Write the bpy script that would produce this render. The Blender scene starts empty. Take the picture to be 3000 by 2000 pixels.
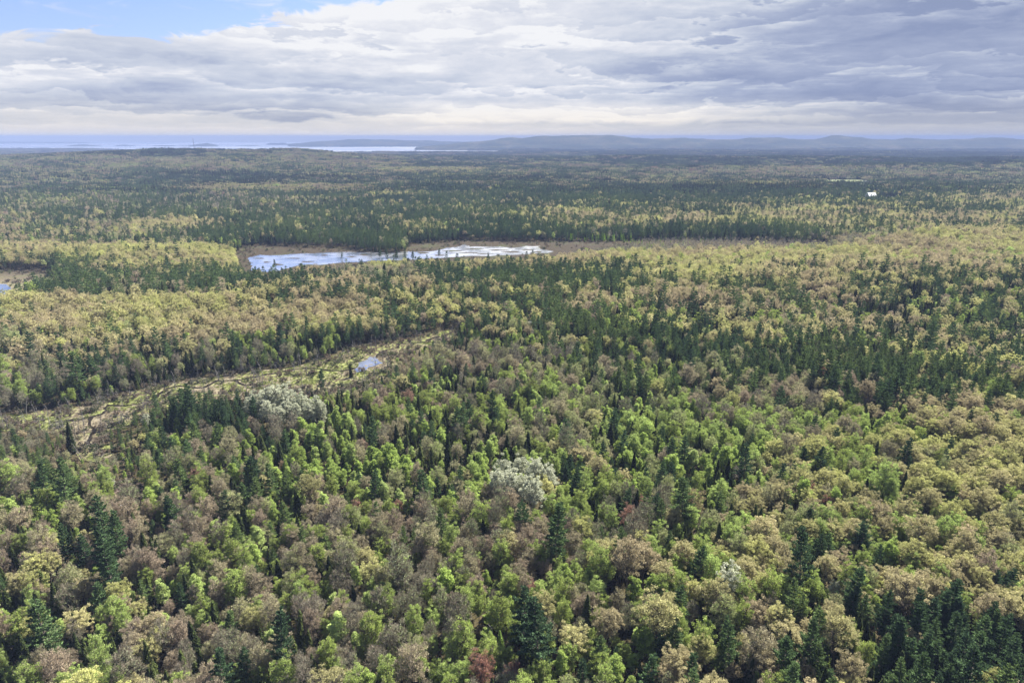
import bpy, bmesh, math, random
import numpy as np

R = math.radians
rng = np.random.default_rng(11)
random.seed(5)
scene = bpy.context.scene
col = scene.collection

# ------------------------------------------------------------------ camera
CAM_Z = 125.0
PITCH = 16.65
cam_data = bpy.data.cameras.new('camera')
cam_data.sensor_width = 36.0
cam_data.lens = 24.0
cam_data.clip_start = 0.5
cam_data.clip_end = 120000.0
cam = bpy.data.objects.new('camera', cam_data)
col.objects.link(cam)
cam.location = (0, 0, CAM_Z)
cam.rotation_euler = (R(90 - PITCH), 0, 0)
scene.camera = cam

# ------------------------------------------------------------------ world, sun, exposure
SUN_EL, SUN_AZ = 46.0, 38.0
EXPOSURE = 2.2
vs = scene.view_settings
vs.view_transform = 'Standard'
vs.look = 'None'
vs.exposure = EXPOSURE
vs.gamma = 1
vs.use_curve_mapping = False
scene.cycles.max_bounces = 5
scene.cycles.diffuse_bounces = 3
scene.cycles.glossy_bounces = 2
scene.cycles.transmission_bounces = 3
scene.cycles.transparent_max_bounces = 4
scene.cycles.volume_bounces = 0
scene.cycles.caustics_reflective = False
scene.cycles.caustics_refractive = False

sun_data = bpy.data.lights.new('sun', 'SUN')
sun_data.energy = 5.0
sun_data.angle = R(0.7)
sun_data.color = (1.0, 0.95, 0.87)
sun = bpy.data.objects.new('sun', sun_data)
col.objects.link(sun)
sun.rotation_euler = (R(90 - SUN_EL), 0, R(180 - SUN_AZ))


class Net:
    """small helper to write node expressions"""
    def __init__(self, tree):
        self.t = tree

    def put(self, sock, v):
        if v is None:
            return
        if hasattr(v, 'is_output'):
            self.t.links.new(v, sock)
        else:
            if isinstance(v, (tuple, list)) and len(v) == 3 and sock.type == 'RGBA':
                v = (*v, 1)
            sock.default_value = v

    def m(self, op, a, b=None, c=None, clamp=False):
        n = self.t.nodes.new('ShaderNodeMath')
        n.operation = op
        n.use_clamp = clamp
        for i, v in enumerate((a, b, c)):
            if v is not None:
                self.put(n.inputs[i], v)
        return n.outputs[0]

    def ss(self, v, a, b, lo=0.0, hi=1.0):
        n = self.t.nodes.new('ShaderNodeMapRange')
        n.interpolation_type = 'SMOOTHSTEP'
        self.put(n.inputs[0], v)
        n.inputs[1].default_value, n.inputs[2].default_value = a, b
        n.inputs[3].default_value, n.inputs[4].default_value = lo, hi
        return n.outputs[0]

    def noise(self, vec, scale, detail=4, rough=0.5, dist=0.0, out=0):
        n = self.t.nodes.new('ShaderNodeTexNoise')
        if vec is not None:
            self.put(n.inputs['Vector'], vec)
        n.inputs['Scale'].default_value = scale
        n.inputs['Detail'].default_value = detail
        n.inputs['Roughness'].default_value = rough
        n.inputs['Distortion'].default_value = dist
        return n.outputs[out]

    def mix(self, f, a, b, mode='MIX'):
        n = self.t.nodes.new('ShaderNodeMix')
        n.data_type = 'RGBA'
        n.blend_type = mode
        self.put(n.inputs[0], f)
        self.put(n.inputs[6], a)
        self.put(n.inputs[7], b)
        return n.outputs[2]

    def ramp(self, f, stops):
        n = self.t.nodes.new('ShaderNodeValToRGB')
        self.put(n.inputs[0], f)
        e = n.color_ramp.elements
        e[0].position, e[0].color = stops[0][0], (*stops[0][1], 1)
        e[1].position, e[1].color = stops[-1][0], (*stops[-1][1], 1)
        for p, c in stops[1:-1]:
            k = e.new(p)
            k.color = (*c, 1)
        return n.outputs[0]

    def xyz(self, x, y, z):
        n = self.t.nodes.new('ShaderNodeCombineXYZ')
        for i, v in enumerate((x, y, z)):
            self.put(n.inputs[i], v)
        return n.outputs[0]

    def sep(self, v):
        n = self.t.nodes.new('ShaderNodeSeparateXYZ')
        self.put(n.inputs[0], v)
        return n.outputs


world = bpy.data.worlds.new('World')
scene.world = world
world.use_nodes = True
wt = world.node_tree
wt.nodes.clear()
W = Net(wt)
wout = wt.nodes.new('ShaderNodeOutputWorld')
bg = wt.nodes.new('ShaderNodeBackground')
SKY_STRENGTH = 0.1
bg.inputs['Strength'].default_value = SKY_STRENGTH
wt.links.new(bg.outputs[0], wout.inputs[0])
sky = wt.nodes.new('ShaderNodeTexSky')
sky.sky_type = 'NISHITA'
sky.sun_disc = False
sky.sun_elevation = R(SUN_EL)
sky.sun_rotation = R(SUN_AZ)
sky.altitude = 150
tc = wt.nodes.new('ShaderNodeTexCoord')
dx, dy, dz = W.sep(tc.outputs['Generated'])
zp = W.m('MAXIMUM', dz, 0.0)
zq = W.m('ADD', zp, 0.035)
px_ = W.m('DIVIDE', dx, zq)
py_ = W.m('DIVIDE', dy, zq)
P = W.xyz(px_, py_, 0.0)
el = W.m('MULTIPLY', W.m('ARCSINE', zp), 57.2958)          # degrees above horizon
az = W.m('MULTIPLY', W.m('ARCTAN2', dx, dy), 57.2958)      # degrees right of the view axis
n_big = W.noise(W.xyz(px_, W.m('MULTIPLY', py_, 0.8), 3.1), 0.42, 7, 0.55, 0.4)
n_mid = W.noise(W.xyz(px_, py_, 9.3), 1.15, 6, 0.6, 0.3)
# streaks that run across the view, in degrees (thin stratus bars)
n_bar = W.noise(W.xyz(W.m('MULTIPLY', az, 0.075), W.m('MULTIPLY', el, 0.55), 1.7), 1.0, 7, 0.55, 0.5)
n_det = W.noise(W.xyz(W.m('MULTIPLY', az, 0.20), W.m('MULTIPLY', el, 0.62), 5.2), 1.25, 8, 0.58, 0.9)
nb = W.m('SUBTRACT', n_big, 0.5)
nm = W.m('SUBTRACT', n_mid, 0.5)
nr = W.m('SUBTRACT', n_bar, 0.5)
nd = W.m('SUBTRACT', n_det, 0.5)
# edge of the cloud deck: it ends at about 7 degrees up on the left and rises to the right
edge = W.m('ADD', W.m('ADD', W.ss(az, -27.0, -3.0, 6.9, 10.9), W.ss(az, -8.0, 6.0, 0.0, 60.0)),
           W.m('MULTIPLY', nd, 4.0))
inner = W.m('SUBTRACT', edge, el)
deck = W.ss(inner, -0.12, 0.5)
high = W.m('MULTIPLY', W.ss(W.m('ADD', n_big, W.m('MULTIPLY', nm, 0.5)), 0.50, 0.66), 0.9)
wisp = W.m('MULTIPLY', W.ss(W.m('ADD', n_det, W.m('MULTIPLY', nb, 0.6)), 0.50, 0.85), 0.6)
cover = W.m('MAXIMUM', deck, W.m('MAXIMUM', wisp, W.m('MULTIPLY', high, W.ss(el, 12.0, 25.0))))
# banks of cloud one behind the other: each bright along its top and greyer down to a flat base
lg = W.m('LOGARITHM', W.m('ADD', el, 1.1), 2.718282)
w_a = W.noise(W.xyz(W.m('MULTIPLY', az, 0.055), W.m('MULTIPLY', el, 0.22), 2.2), 1.0, 9, 0.60, 0.2)
w_b = W.noise(W.xyz(W.m('MULTIPLY', az, 0.11), W.m('MULTIPLY', el, 0.30), 7.7), 1.0, 9, 0.62, 0.2)
bank_a = W.m('FRACT', W.m('ADD', W.m('MULTIPLY', lg, 2.0), W.m('MULTIPLY', w_a, 3.6)))
bank_b = W.m('FRACT', W.m('ADD', W.m('MULTIPLY', lg, 3.1), W.m('MULTIPLY', w_b, 4.2)))
sa = W.m('MULTIPLY', W.m('POWER', bank_a, 1.6), W.ss(bank_a, 1.0, 0.90))
sb = W.m('MULTIPLY', W.m('POWER', bank_b, 1.6), W.ss(bank_b, 1.0, 0.88))
banks = W.m('ADD', W.m('MULTIPLY', W.m('SUBTRACT', sa, 0.30), W.ss(n_mid, 0.38, 0.62, 0.12, 0.50)),
            W.m('MULTIPLY', W.m('SUBTRACT', sb, 0.30), W.ss(n_big, 0.40, 0.62, 0.08, 0.32)))
b0 = W.ss(az, -8.0, 30.0, 0.66, 0.24)
b1 = W.m('MULTIPLY', W.m('ADD', W.m('MULTIPLY', nb, 1.1), W.m('MULTIPLY', nm, 0.4)), W.ss(el, 1.5, 5.0))
b2 = W.m('MULTIPLY', W.m('ADD', W.m('MULTIPLY', nr, 0.7), W.m('MULTIPLY', nd, 0.45)), W.ss(el, 0.4, 2.5, 0.35, 1.0))
bright_band = W.m('MULTIPLY', W.m('MULTIPLY', W.ss(W.m('ADD', el, W.m('MULTIPLY', nd, 1.2)), 0.9, 1.4), W.ss(W.m('ADD', el, W.m('MULTIPLY', nr, 1.5)), 2.9, 2.4)),
                  W.m('MULTIPLY', W.ss(az, -14.0, -2.0), W.ss(az, 30.0, 14.0, 0.0, 0.34)))
left_grey = W.m('MULTIPLY', W.ss(el, 3.8, 2.6, 0.0, -0.10), W.ss(az, -2.0, -14.0))
top_glow = W.m('MULTIPLY', W.m('MULTIPLY', W.ss(el, 5.0, 8.0), W.ss(az, -24.0, -12.0)), W.ss(az, 20.0, 4.0, 0.0, 0.20))
rim = W.ss(inner, 2.2, 0.3, 0.0, 0.22)
bb = W.m('ADD', W.m('ADD', W.m('ADD', b0, b1), b2), W.m('ADD', W.m('ADD', bright_band, left_grey), top_glow))
bb = W.m('ADD', bb, W.m('MULTIPLY', banks, W.ss(el, 0.5, 2.2, 0.25, 1.0)))
bb = W.m('ADD', W.m('ADD', bb, rim), W.ss(el, 2.0, 0.2, 0.0, 0.22), clamp=True)
lens = W.m('ADD', W.m('POWER', W.m('DIVIDE', W.m('ADD', az, W.m('ADD', 17.8, W.m('MULTIPLY', nd, 6.0))), 3.4), 2.0), W.m('POWER', W.m('DIVIDE', W.m('SUBTRACT', el, W.m('ADD', 1.55, W.m('MULTIPLY', nd, 0.8))), 0.42), 2.0))
bb = W.m('ADD', bb, W.ss(lens, 1.3, 0.5, 0.0, -0.30), clamp=True)
cl = W.ramp(bb, [(0.0, (0.285, 0.345, 0.53)), (0.3, (0.40, 0.46, 0.63)), (0.58, (0.60, 0.65, 0.765)),
                 (0.82, (0.76, 0.785, 0.86)), (1.0, (0.91, 0.92, 0.95))])
cl = W.mix(W.ss(el, 3.5, 0.3, 0.0, 1.0), cl, W.mix(1.0, cl, (1.12, 1.03, 0.88), 'MULTIPLY'))
k_cl = 1.0 / (2 ** EXPOSURE) / SKY_STRENGTH
cl = W.mix(1.0, cl, (k_cl, k_cl, k_cl), 'MULTIPLY')
sk = W.mix(1.0, sky.outputs[0], (0.275, 0.285, 0.385), 'MULTIPLY')
final_sky = W.mix(cover, sk, cl)
wt.links.new(final_sky, bg.inputs['Color'])
world.cycles.sampling_method = 'MANUAL'
world.cycles.sample_map_resolution = 512

# ------------------------------------------------------------------ projection helpers (plan lay-out)
cp, sp = math.cos(R(PITCH)), math.sin(R(PITCH))


def project(x, y, z):
    zz = z - CAM_Z
    depth = y * cp - zz * sp
    up = y * sp + zz * cp
    depth = np.maximum(depth, 0.01)
    return 1500 + 2000 * x / depth, 1000 - 2000 * up / depth, depth


def unproj(px, py, z=0.0):
    a = (px - 1500) / 2000.0
    b = (1000 - py) / 2000.0
    vy = cp + b * sp
    vz = -sp + b * cp
    t = (z - CAM_Z) / vz
    return a * t, vy * t


def poly_world(pts, z=0.0):
    return [unproj(p[0], p[1], z) for p in pts]


def sm(v, a, b):
    t = np.clip((v - a) / (b - a), 0, 1)
    return t * t * (3 - 2 * t)


def _hash(ix, iy, seed):
    h = (ix * 374761393 + iy * 668265263 + seed * 974711) & 0xffffffff
    h = ((h ^ (h >> 13)) * 1274126177) & 0xffffffff
    h = h ^ (h >> 16)
    return (h & 0xffffff) / float(0xffffff)


def vnoise(x, y, s, seed=0):
    x = np.asarray(x, float) / s
    y = np.asarray(y, float) / s
    ix, iy = np.floor(x).astype(np.int64), np.floor(y).astype(np.int64)
    fx, fy = x - ix, y - iy
    fx, fy = fx * fx * (3 - 2 * fx), fy * fy * (3 - 2 * fy)
    a, b = _hash(ix, iy, seed), _hash(ix + 1, iy, seed)
    c, d = _hash(ix, iy + 1, seed), _hash(ix + 1, iy + 1, seed)
    return (a * (1 - fx) + b * fx) * (1 - fy) + (c * (1 - fx) + d * fx) * fy - 0.5


def inside(x, y, poly):
    x, y = np.asarray(x, float), np.asarray(y, float)
    r = np.zeros(x.shape, bool)
    n = len(poly)
    for i in range(n):
        x1, y1 = poly[i]
        x2, y2 = poly[(i + 1) % n]
        if y1 == y2:
            continue
        c = ((y1 > y) != (y2 > y)) & (x < (x2 - x1) * (y - y1) / (y2 - y1) + x1)
        r ^= c
    return r


def dist_poly(x, y, poly, closed=True):
    d = np.full(np.shape(x), 1e9)
    n = len(poly)
    for i in range(n if closed else n - 1):
        x1, y1 = poly[i]
        x2, y2 = poly[(i + 1) % n]
        vx, vy = x2 - x1, y2 - y1
        t = np.clip(((x - x1) * vx + (y - y1) * vy) / (vx * vx + vy * vy + 1e-9), 0, 1)
        d = np.minimum(d, np.hypot(x - x1 - t * vx, y - y1 - t * vy))
    return d


# ------------------------------------------------------------------ plan of the open ground
MARSH_STREAM = poly_world([(1345, 962), (1290, 972), (1236, 986), (1130, 1002), (1044, 1015), (985, 1040), (925, 1058), (846, 1078),
                           (740, 1088), (638, 1100), (560, 1112), (489, 1126), (420, 1142), (349, 1160), (238, 1190), (100, 1204),
                           (-60, 1222), (-60, 1262), (60, 1258), (150, 1264), (205, 1300), (235, 1350), (312, 1355), (322, 1290),
                           (345, 1256), (400, 1230), (470, 1206), (560, 1182), (640, 1172), (730, 1172), (800, 1168), (880, 1170),
                           (960, 1165), (1050, 1142), (1110, 1112), (1160, 1070), (1230, 1030), (1300, 1010), (1350, 988)])
MARSH_POND = poly_world([(690, 745), (715, 724), (760, 718), (900, 723), (1000, 724), (1080, 740), (1190, 740), (1200, 716),
                         (1300, 709), (1370, 704), (1500, 707), (1700, 707), (1850, 712), (1880, 722), (1760, 748), (1640, 772),
                         (1500, 788), (1280, 792), (1120, 792), (960, 806), (830, 824), (735, 826), (700, 795)])
MARSH_LEFT = poly_world([(-80, 794), (60, 791), (140, 793), (178, 801), (160, 835), (80, 868), (40, 900), (-80, 905)])
POND = poly_world([(728, 756), (731, 752), (757, 747), (800, 749), (833, 746), (914, 742), (999, 738), (1050, 739), (1091, 738), (1140, 741),
                   (1198, 737), (1240, 738), (1274, 735), (1308, 727), (1350, 721), (1363, 714), (1376, 723), (1444, 722), (1504, 726),
                   (1540, 722), (1580, 720), (1584, 729), (1623, 737), (1600, 741), (1538, 744), (1460, 748), (1368, 751), (1282, 757),
                   (1197, 760), (1095, 764), (951, 774), (900, 776), (871, 780), (808, 796), (770, 797), (738, 790), (735, 772)])
POND_SMALL = poly_world([(1036, 1084), (1047, 1075), (1053, 1062), (1074, 1054), (1083, 1046), (1100, 1046), (1113, 1060), (1125, 1063),
                         (1100, 1071), (1083, 1075), (1070, 1084), (1049, 1089)])
POND_LEFT = poly_world([(-60, 834), (20, 832), (30, 846), (18, 858), (22, 872), (-60, 880)])
POND_WOOD = poly_world([(1022, 776), (1046, 774), (1072, 777), (1068, 796), (1030, 798)])
POND_PALE = poly_world([(1533, 941), (1560, 934), (1596, 930), (1586, 948), (1556, 966), (1530, 958)])
SAND = poly_world([(1158, 1358), (1176, 1352), (1204, 1352), (1222, 1356), (1214, 1378), (1204, 1392), (1184, 1398), (1170, 1384)])
ROCKY = poly_world([(322, 1432), (352, 1418), (412, 1412), (442, 1424), (440, 1462), (424, 1488), (380, 1500), (345, 1496), (330, 1462)])
TRACK = poly_world([(262, 1578), (256, 1596), (246, 1614), (232, 1638), (222, 1668)])
FIELD = poly_world([(2380, 529), (2440, 526), (2520, 527), (2560, 532), (2540, 541), (2440, 541)])
YARD = poly_world([(2525, 580), (2640, 576), (2650, 590), (2530, 594)])

STREAMS_PX = [
    [(1040, 1078), (1002, 1088), (960, 1086), (927, 1080), (876, 1079), (840, 1086), (808, 1092), (776, 1097), (744, 1105), (720, 1110),
     (689, 1115), (664, 1111), (638, 1113), (625, 1122), (612, 1130), (587, 1139), (550, 1134), (510, 1132), (476, 1143), (462, 1160),
     (450, 1173), (410, 1183), (366, 1190), (315, 1186), (305, 1203), (298, 1215), (272, 1220), (240, 1224), (221, 1228), (180, 1236), (150, 1235)],
    [(1100, 1047), (1112, 1036), (1130, 1024), (1150, 1023), (1172, 1020), (1170, 1012), (1164, 1007), (1195, 1005), (1223, 1007), (1246, 1000),
     (1261, 994), (1290, 984)],
    [(689, 1115), (705, 1124), (720, 1130), (740, 1128)],
    [(272, 1220), (262, 1240), (276, 1262), (258, 1284), (270, 1310)],
]
STREAMS = [poly_world(s) for s in STREAMS_PX]
OPEN = [MARSH_STREAM, MARSH_POND, MARSH_LEFT, POND_WOOD, POND_PALE, SAND, ROCKY, FIELD, YARD]


def H_raw(x, y):
    x, y = np.asarray(x, float), np.asarray(y, float)
    far = sm(y, 600, 1700)
    h = 5.0 * vnoise(x, y, 150, 1) + 2.2 * vnoise(x, y, 55, 2)
    h = h + far * (16 * vnoise(x, y, 800, 3) + 15 * vnoise(x, y, 330, 4))
    h = h + 20 * np.exp(-((y - 2450 - 0.12 * x) / 170) ** 2) * sm(x, 100, 700)
    h = h + 26 * np.exp(-((y - 3500 + 0.10 * x) / 240) ** 2) * sm(x, -200, 600)
    h = h + 10 * np.exp(-((x - 560) / 230) ** 2 - ((y - 800) / 100) ** 2)
    h = h + 8 * np.exp(-((x - 300) / 230) ** 2 - ((y - 560) / 75) ** 2)
    h = h + 9 * np.exp(-((x + 230) / 230) ** 2 - ((y - 500) / 50) ** 2) + 7 * np.exp(-((x + 400) / 220) ** 2 - ((y - 690) / 45) ** 2)
    crest = np.interp(x, [-4200, -2600, -2200, -1800, -1500, -1000, -750, -430, -120, 300],
                      [10, 20, 31, 50, 62, 60, 43, 13, -3, -3])
    h = h + crest * np.exp(-(np.where(y < 3050, (y - 3050) / 640, (y - 3050) / 900)) ** 2)
    # the land sinks towards the coast, with low ridges
    u = x / np.maximum(y, 1)
    h = h * (1 - 0.45 * sm(y, 3600, 4800)) - 7 * sm(y, 3600, 5200)
    ridge = np.interp(u, [-0.9, -0.75, -0.62, -0.5, -0.02, 0.03, 0.2, 0.32, 0.45, 0.485, 0.51, 0.7, 0.9],
                      [8, 6, 6, 0, 0, 0, 5, 2, 5, 16, 3, 1, 0])
    h = h + ridge * np.exp(-((y - 7000) / 450) ** 2)
    h = h + 9 * np.exp(-((y - 5200 - 500 * np.sin(u * 5)) / 330) ** 2) * sm(u, -0.1, 0.15)
    shore = np.interp(u, [-0.9, -0.6, -0.5, -0.02, 0.02, 0.6, 0.68, 0.9], [8300, 7800, 6000, 6200, 9300, 9600, 8200, 8200])
    shore = shore + 260 * vnoise(x, y, 700, 9)
    return h * (1 - sm(y, shore - 300, shore)) - 26 * sm(y, shore - 250, shore + 250)


def H(x, y):
    x, y = np.asarray(x, float), np.asarray(y, float)
    h = H_raw(x, y)
    w = np.ones(x.shape)
    low = np.zeros(x.shape)
    near = y < 1900
    if near.any():
        xn, yn = x[near], y[near]
        wn = np.ones(xn.shape)
        ln = np.zeros(xn.shape)
        for p in OPEN:
            d = dist_poly(xn, yn, p)
            i = inside(xn, yn, p)
            d = np.where(i, -d, d)
            wn = np.minimum(wn, sm(d, 0, 55))
            ln = np.maximum(ln, 1 - sm(d, -3.0, 3.0))
        w[near] = wn
        low[near] = ln
    return h * w - 0.5 * low


# ------------------------------------------------------------------ materials
def new_mat(name):
    m = bpy.data.materials.new(name)
    m.use_nodes = True
    m.node_tree.nodes.clear()
    o = m.node_tree.nodes.new('ShaderNodeOutputMaterial')
    return m, Net(m.node_tree), o


def principled(N, o, color, rough=0.9, spec=0.2, bump=None, bump_d=0.1):
    b = N.t.nodes.new('ShaderNodeBsdfPrincipled')
    N.put(b.inputs['Base Color'], color)
    N.put(b.inputs['Roughness'], rough)
    b.inputs['Specular IOR Level'].default_value = spec
    if bump is not None:
        bn = N.t.nodes.new('ShaderNodeBump')
        bn.inputs['Strength'].default_value = 0.6
        bn.inputs['Distance'].default_value = bump_d
        N.put(bn.inputs['Height'], bump)
        N.t.links.new(bn.outputs[0], b.inputs['Normal'])
    N.t.links.new(b.outputs[0], o.inputs[0])
    return b


def pos(N):
    return N.t.nodes.new('ShaderNodeNewGeometry').outputs['Position']


def leaf_mat(name, trans=0.35):
    m, N, o = new_mat(name)
    a = N.t.nodes.new('ShaderNodeAttribute')
    a.attribute_type = 'INSTANCER'
    a.attribute_name = 'tint'
    v = N.t.nodes.new('ShaderNodeAttribute')
    v.attribute_type = 'GEOMETRY'
    v.attribute_name = 'var'
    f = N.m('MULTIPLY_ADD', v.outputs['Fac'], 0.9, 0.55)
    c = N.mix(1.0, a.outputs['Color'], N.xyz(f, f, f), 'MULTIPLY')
    d = N.t.nodes.new('ShaderNodeBsdfDiffuse')
    t = N.t.nodes.new('ShaderNodeBsdfTranslucent')
    N.put(d.inputs[0], c)
    N.put(t.inputs[0], c)
    mx = N.t.nodes.new('ShaderNodeMixShader')
    mx.inputs[0].default_value = trans
    N.t.links.new(d.outputs[0], mx.inputs[1])
    N.t.links.new(t.outputs[0], mx.inputs[2])
    N.t.links.new(mx.outputs[0], o.inputs[0])
    return m


M_LEAF = leaf_mat('spring_leaves', 0.42)
M_NEEDLE = leaf_mat('needles', 0.22)


def bark_mat(name, c1, c2):
    m, N, o = new_mat(name)
    n = N.noise(pos(N), 1.4, 4, 0.6)
    principled(N, o, N.mix(N.ss(n, 0.35, 0.65), c1, c2), 0.95, 0.1)
    return m


M_BARK = bark_mat('grey_brown_bark', (0.075, 0.062, 0.05), (0.15, 0.13, 0.11))
M_BIRCH = bark_mat('pale_bark', (0.13, 0.125, 0.11), (0.24, 0.235, 0.21))
M_TWIG = bark_mat('twigs', (0.15, 0.125, 0.092), (0.27, 0.235, 0.18))
M_DEAD = bark_mat('weathered_dead_wood', (0.10, 0.095, 0.088), (0.20, 0.19, 0.175))

m, N, o = new_mat('forest_floor')
p_ = pos(N)
c = N.ramp(N.noise(p_, 0.09, 6, 0.6), [(0.3, (0.030, 0.026, 0.016)), (0.5, (0.048, 0.042, 0.022)), (0.7, (0.062, 0.050, 0.032))])
c2 = N.ramp(N.noise(p_, 0.9, 5, 0.7), [(0.3, (0.5, 0.5, 0.5)), (0.7, (1.4, 1.35, 1.2))])
principled(N, o, N.mix(1.0, c, c2, 'MULTIPLY'), 1.0, 0.05, N.noise(p_, 0.6, 6, 0.65), 0.6)
M_FLOOR = m

m, N, o = new_mat('marsh_sedge')
p_ = pos(N)
big = N.noise(p_, 0.028, 5, 0.6, 0.6)
fine = N.noise(p_, 0.55, 6, 0.65)
patch = N.noise(p_, 0.12, 5, 0.6, 0.8)
yy = N.sep(p_)[1]
tan = N.ramp(fine, [(0.3, (0.085, 0.070, 0.049)), (0.5, (0.140, 0.120, 0.082)), (0.72, (0.195, 0.170, 0.120))])
grn = N.ramp(fine, [(0.3, (0.075, 0.085, 0.032)), (0.5, (0.135, 0.150, 0.050)), (0.72, (0.20, 0.22, 0.08))])
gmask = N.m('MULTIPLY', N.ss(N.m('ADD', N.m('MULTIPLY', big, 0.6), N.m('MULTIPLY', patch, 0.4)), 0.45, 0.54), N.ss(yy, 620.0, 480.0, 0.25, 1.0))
cc = N.mix(gmask, tan, grn)
mud = N.ss(N.noise(p_, 0.2, 7, 0.75, 1.0), 0.63, 0.70)
cc = N.mix(N.m('MULTIPLY', mud, 0.8), cc, (0.035, 0.028, 0.02))
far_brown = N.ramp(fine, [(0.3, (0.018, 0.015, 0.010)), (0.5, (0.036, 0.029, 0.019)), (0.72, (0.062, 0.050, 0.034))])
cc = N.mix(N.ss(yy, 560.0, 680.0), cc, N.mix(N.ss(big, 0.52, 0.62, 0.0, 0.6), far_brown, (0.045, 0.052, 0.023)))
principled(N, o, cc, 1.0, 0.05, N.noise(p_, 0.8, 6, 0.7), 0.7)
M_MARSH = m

m, N, o = new_mat('still_water')
p_ = pos(N)
rg_ = N.ss(N.noise(p_, 0.04, 5, 0.6), 0.4, 0.6, 0.22, 0.30)
b_ = principled(N, o, (0.012, 0.016, 0.018), rg_, 0.8)
b_.inputs['IOR'].default_value = 1.6
gl_ = N.t.nodes.new('ShaderNodeBsdfGlossy')
N.put(gl_.inputs['Roughness'], rg_)
gl_.inputs['Color'].default_value = (0.92, 0.94, 0.97, 1)
mx_ = N.t.nodes.new('ShaderNodeMixShader')
fr_ = N.t.nodes.new('ShaderNodeLayerWeight')
fr_.inputs['Blend'].default_value = 0.5
N.put(mx_.inputs[0], N.ss(fr_.outputs['Facing'], 0.2, 0.9, 0.0, 0.95))
N.t.links.new(b_.outputs[0], mx_.inputs[1])
N.t.links.new(gl_.outputs[0], mx_.inputs[2])
N.t.links.new(mx_.outputs[0], o.inputs[0])
M_WATER = m

m, N, o = new_mat('sea_water')
p_ = pos(N)
rg_ = N.ss(N.noise(p_, 0.0004, 5, 0.6), 0.35, 0.65, 0.22, 0.32)
b_ = principled(N, o, (0.03, 0.05, 0.08), rg_, 0.5)
gl_ = N.t.nodes.new('ShaderNodeBsdfGlossy')
N.put(gl_.inputs['Roughness'], rg_)
gl_.inputs['Color'].default_value = (0.95, 0.96, 0.97, 1)
mx_ = N.t.nodes.new('ShaderNodeMixShader')
mx_.inputs[0].default_value = 0.85
N.t.links.new(b_.outputs[0], mx_.inputs[1])
N.t.links.new(gl_.outputs[0], mx_.inputs[2])
N.t.links.new(mx_.outputs[0], o.inputs[0])
M_SEA = m

m, N, o = new_mat('black_peat_mud')
principled(N, o, N.ramp(N.noise(pos(N), 0.8, 5, 0.6), [(0.3, (0.006, 0.005, 0.004)), (0.7, (0.02, 0.017, 0.013))]), 0.9, 0.0)
M_MUD = m

m, N, o = new_mat('sandy_soil')
p_ = pos(N)
principled(N, o, N.ramp(N.noise(p_, 0.7, 6, 0.65), [(0.3, (0.22, 0.17, 0.13)), (0.5, (0.40, 0.32, 0.26)), (0.7, (0.52, 0.44, 0.36))]), 1.0, 0.05,
           N.noise(p_, 2.0, 5, 0.6), 0.15)
M_SAND = m

m, N, o = new_mat('brown_brush_ground')
p_ = pos(N)
principled(N, o, N.ramp(N.noise(p_, 0.6, 6, 0.7), [(0.35, (0.035, 0.027, 0.022)), (0.55, (0.085, 0.062, 0.052)), (0.72, (0.22, 0.19, 0.17))]), 1.0,
           0.05, N.noise(p_, 1.2, 6, 0.7), 0.6)
M_BRUSH = m

m, N, o = new_mat('pale_rock')
p_ = pos(N)
principled(N, o, N.ramp(N.noise(p_, 1.5, 5, 0.65), [(0.3, (0.2, 0.19, 0.18)), (0.6, (0.42, 0.40, 0.37))]), 0.95, 0.1)
M_ROCK = m

m, N, o = new_mat('field_grass')
p_ = pos(N)
principled(N, o, N.ramp(N.noise(p_, 0.05, 5, 0.6), [(0.3, (0.07, 0.085, 0.04)), (0.7, (0.13, 0.145, 0.065))]), 1.0, 0.05)
M_FIELD = m

m, N, o = new_mat('wooded_slope')
p_ = pos(N)
n1 = N.noise(p_, 0.0035, 8, 0.6)
n2 = N.noise(p_, 0.03, 6, 0.7)
c = N.ramp(n1, [(0.38, (0.018, 0.026, 0.016)), (0.5, (0.028, 0.036, 0.022)), (0.64, (0.060, 0.058, 0.036))])
c2 = N.ramp(n2, [(0.3, (0.45, 0.45, 0.45)), (0.7, (1.5, 1.5, 1.5))])
principled(N, o, N.mix(1.0, c, c2, 'MULTIPLY'), 1.0, 0.02, n2, 12.0)
M_SLOPE = m


def plain(name, color, rough=0.6, var=0.15):
    m, N, o = new_mat(name)
    n = N.noise(pos(N), 0.8, 4, 0.6)
    lo = tuple(v * (1 - var) for v in color)
    principled(N, o, N.mix(N.ss(n, 0.35, 0.65), lo, color), rough, 0.3)
    return m


M_ROOF = plain('white_metal_roof', (0.82, 0.84, 0.86), 0.45)
M_WALL = plain('pale_clapboard', (0.62, 0.61, 0.58), 0.8)
M_DOOR = plain('dark_opening', (0.05, 0.05, 0.055), 0.7)
M_GREENROOF = plain('pale_greenhouse_roof', (0.55, 0.62, 0.58), 0.5)
M_STEEL = plain('galvanised_steel', (0.09, 0.095, 0.10), 0.7)
M_REDPAINT = plain('red_aviation_paint', (0.40, 0.06, 0.04), 0.6)


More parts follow.
